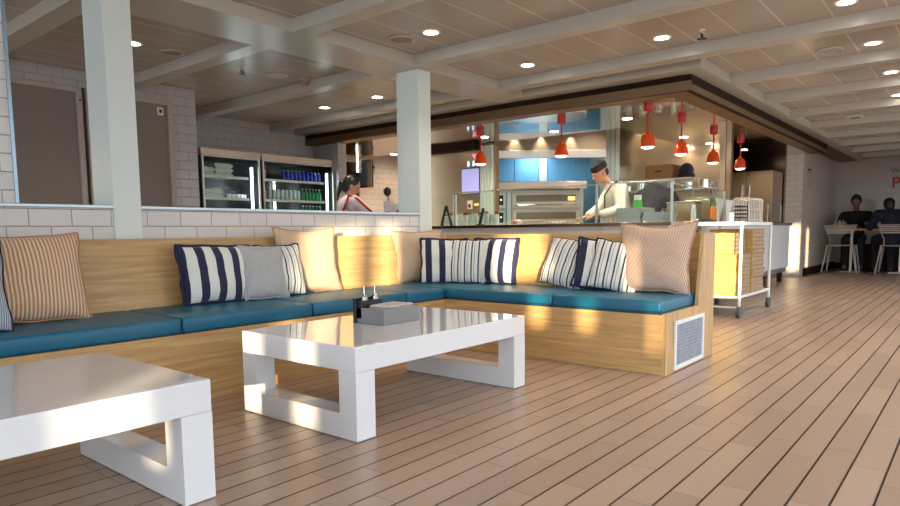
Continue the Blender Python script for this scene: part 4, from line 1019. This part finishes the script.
g.tube([b+Vector((-.10, .05, .05)), b+Vector((-.12, -.0, -.02)), lerp(J['pelvis'], J['chest'], .7)+Vector((-.12, .06, 0))], .014, 8)
g.tube([a+Vector((-.05, .04, .075)), a+Vector((-.02, -.07, .03)), lerp(J['shR'], J['elR'], .55)+Vector((-.02, -.06, .01)), Vector(J['elR'])+Vector((-.02, -.055, .0))], .014, 8)
g.tube([a+Vector((-.05, .04, .075)), a+Vector((-.10, .03, -.02)), lerp(J['pelvis'], J['chest'], .6)+Vector((-.12, -.05, 0))], .014, 8); g.build('red_trim', 'redband', j, True)
# seated men
def seated(ox, oy, f, label, lean=.0, look=None, cloth='black_cloth', arms=None, seat=.5, headz=1.27):
    t = thing('person', label, 'person', (ox, oy, 0)); fx = Vector((*f, 0)).normalized(); lf = Vector((-fx.y, fx.x, 0)); Z = Vector((0, 0, 1))
    J = dict(pelvis=Z*(seat+.12), chest=Z*(seat+.47)+fx*lean, neck=Z*(seat+.62)+fx*(lean+.05), head=Z*(headz)+fx*(lean+.11))
    J['shL'] = J['chest']+lf*.19+Z*.06; J['shR'] = J['chest']-lf*.19+Z*.06
    for s, k in (('L', 1), ('R', -1)):
        J['el'+s] = J['chest']+lf*k*.27+fx*.12-Z*.16; J['wr'+s] = J['chest']+lf*k*.10+fx*.34-Z*.165
        J['hip'+s] = J['pelvis']+lf*k*.09; J['kn'+s] = J['pelvis']+lf*k*.12+fx*.42-Z*.03; J['an'+s] = Z*.085+lf*k*.12+fx*.40
        J['hd'+s] = fx-lf*k*.5
    J['toe'] = fx; J['face'] = fx+Z*(look or -.45); J['curl'] = .35
    m = body_build(t, J, 'skin_dark', .010); hair_cap(m, t, sc=.95); shirt(t, J, cloth, 'shirt', 1., .02); trousers(t, J, 'black_cloth')
    return t
seated(14.35, 1.88, (-1, -.05), 'man in black sitting behind the dining table, looking down', .06, -.55, seat=.50, headz=1.28)
seated(13.50, 1.24, (.9, .35), 'man in dark navy seen from behind at the right photo edge', .10, -.35, 'navy_cloth', seat=.503, headz=1.18)
t = thing('dining_bench', 'dark bench against the end wall under the man in black', 'bench', (14.25, 1.5, 0))
G().box(0, .45, -1.2, .6, .40, .50, .02).build('seat', 'black_cloth', t); G().box(.05, .4, -1.15, .55, 0, .40).build('base', 'fascia', t)

# ------------------------------------------------------------------ view
S.view_settings.view_transform = 'Standard'; S.view_settings.look = 'None'; S.view_settings.gamma = 1; S.view_settings.use_curve_mapping = False
S.view_settings.exposure = .80
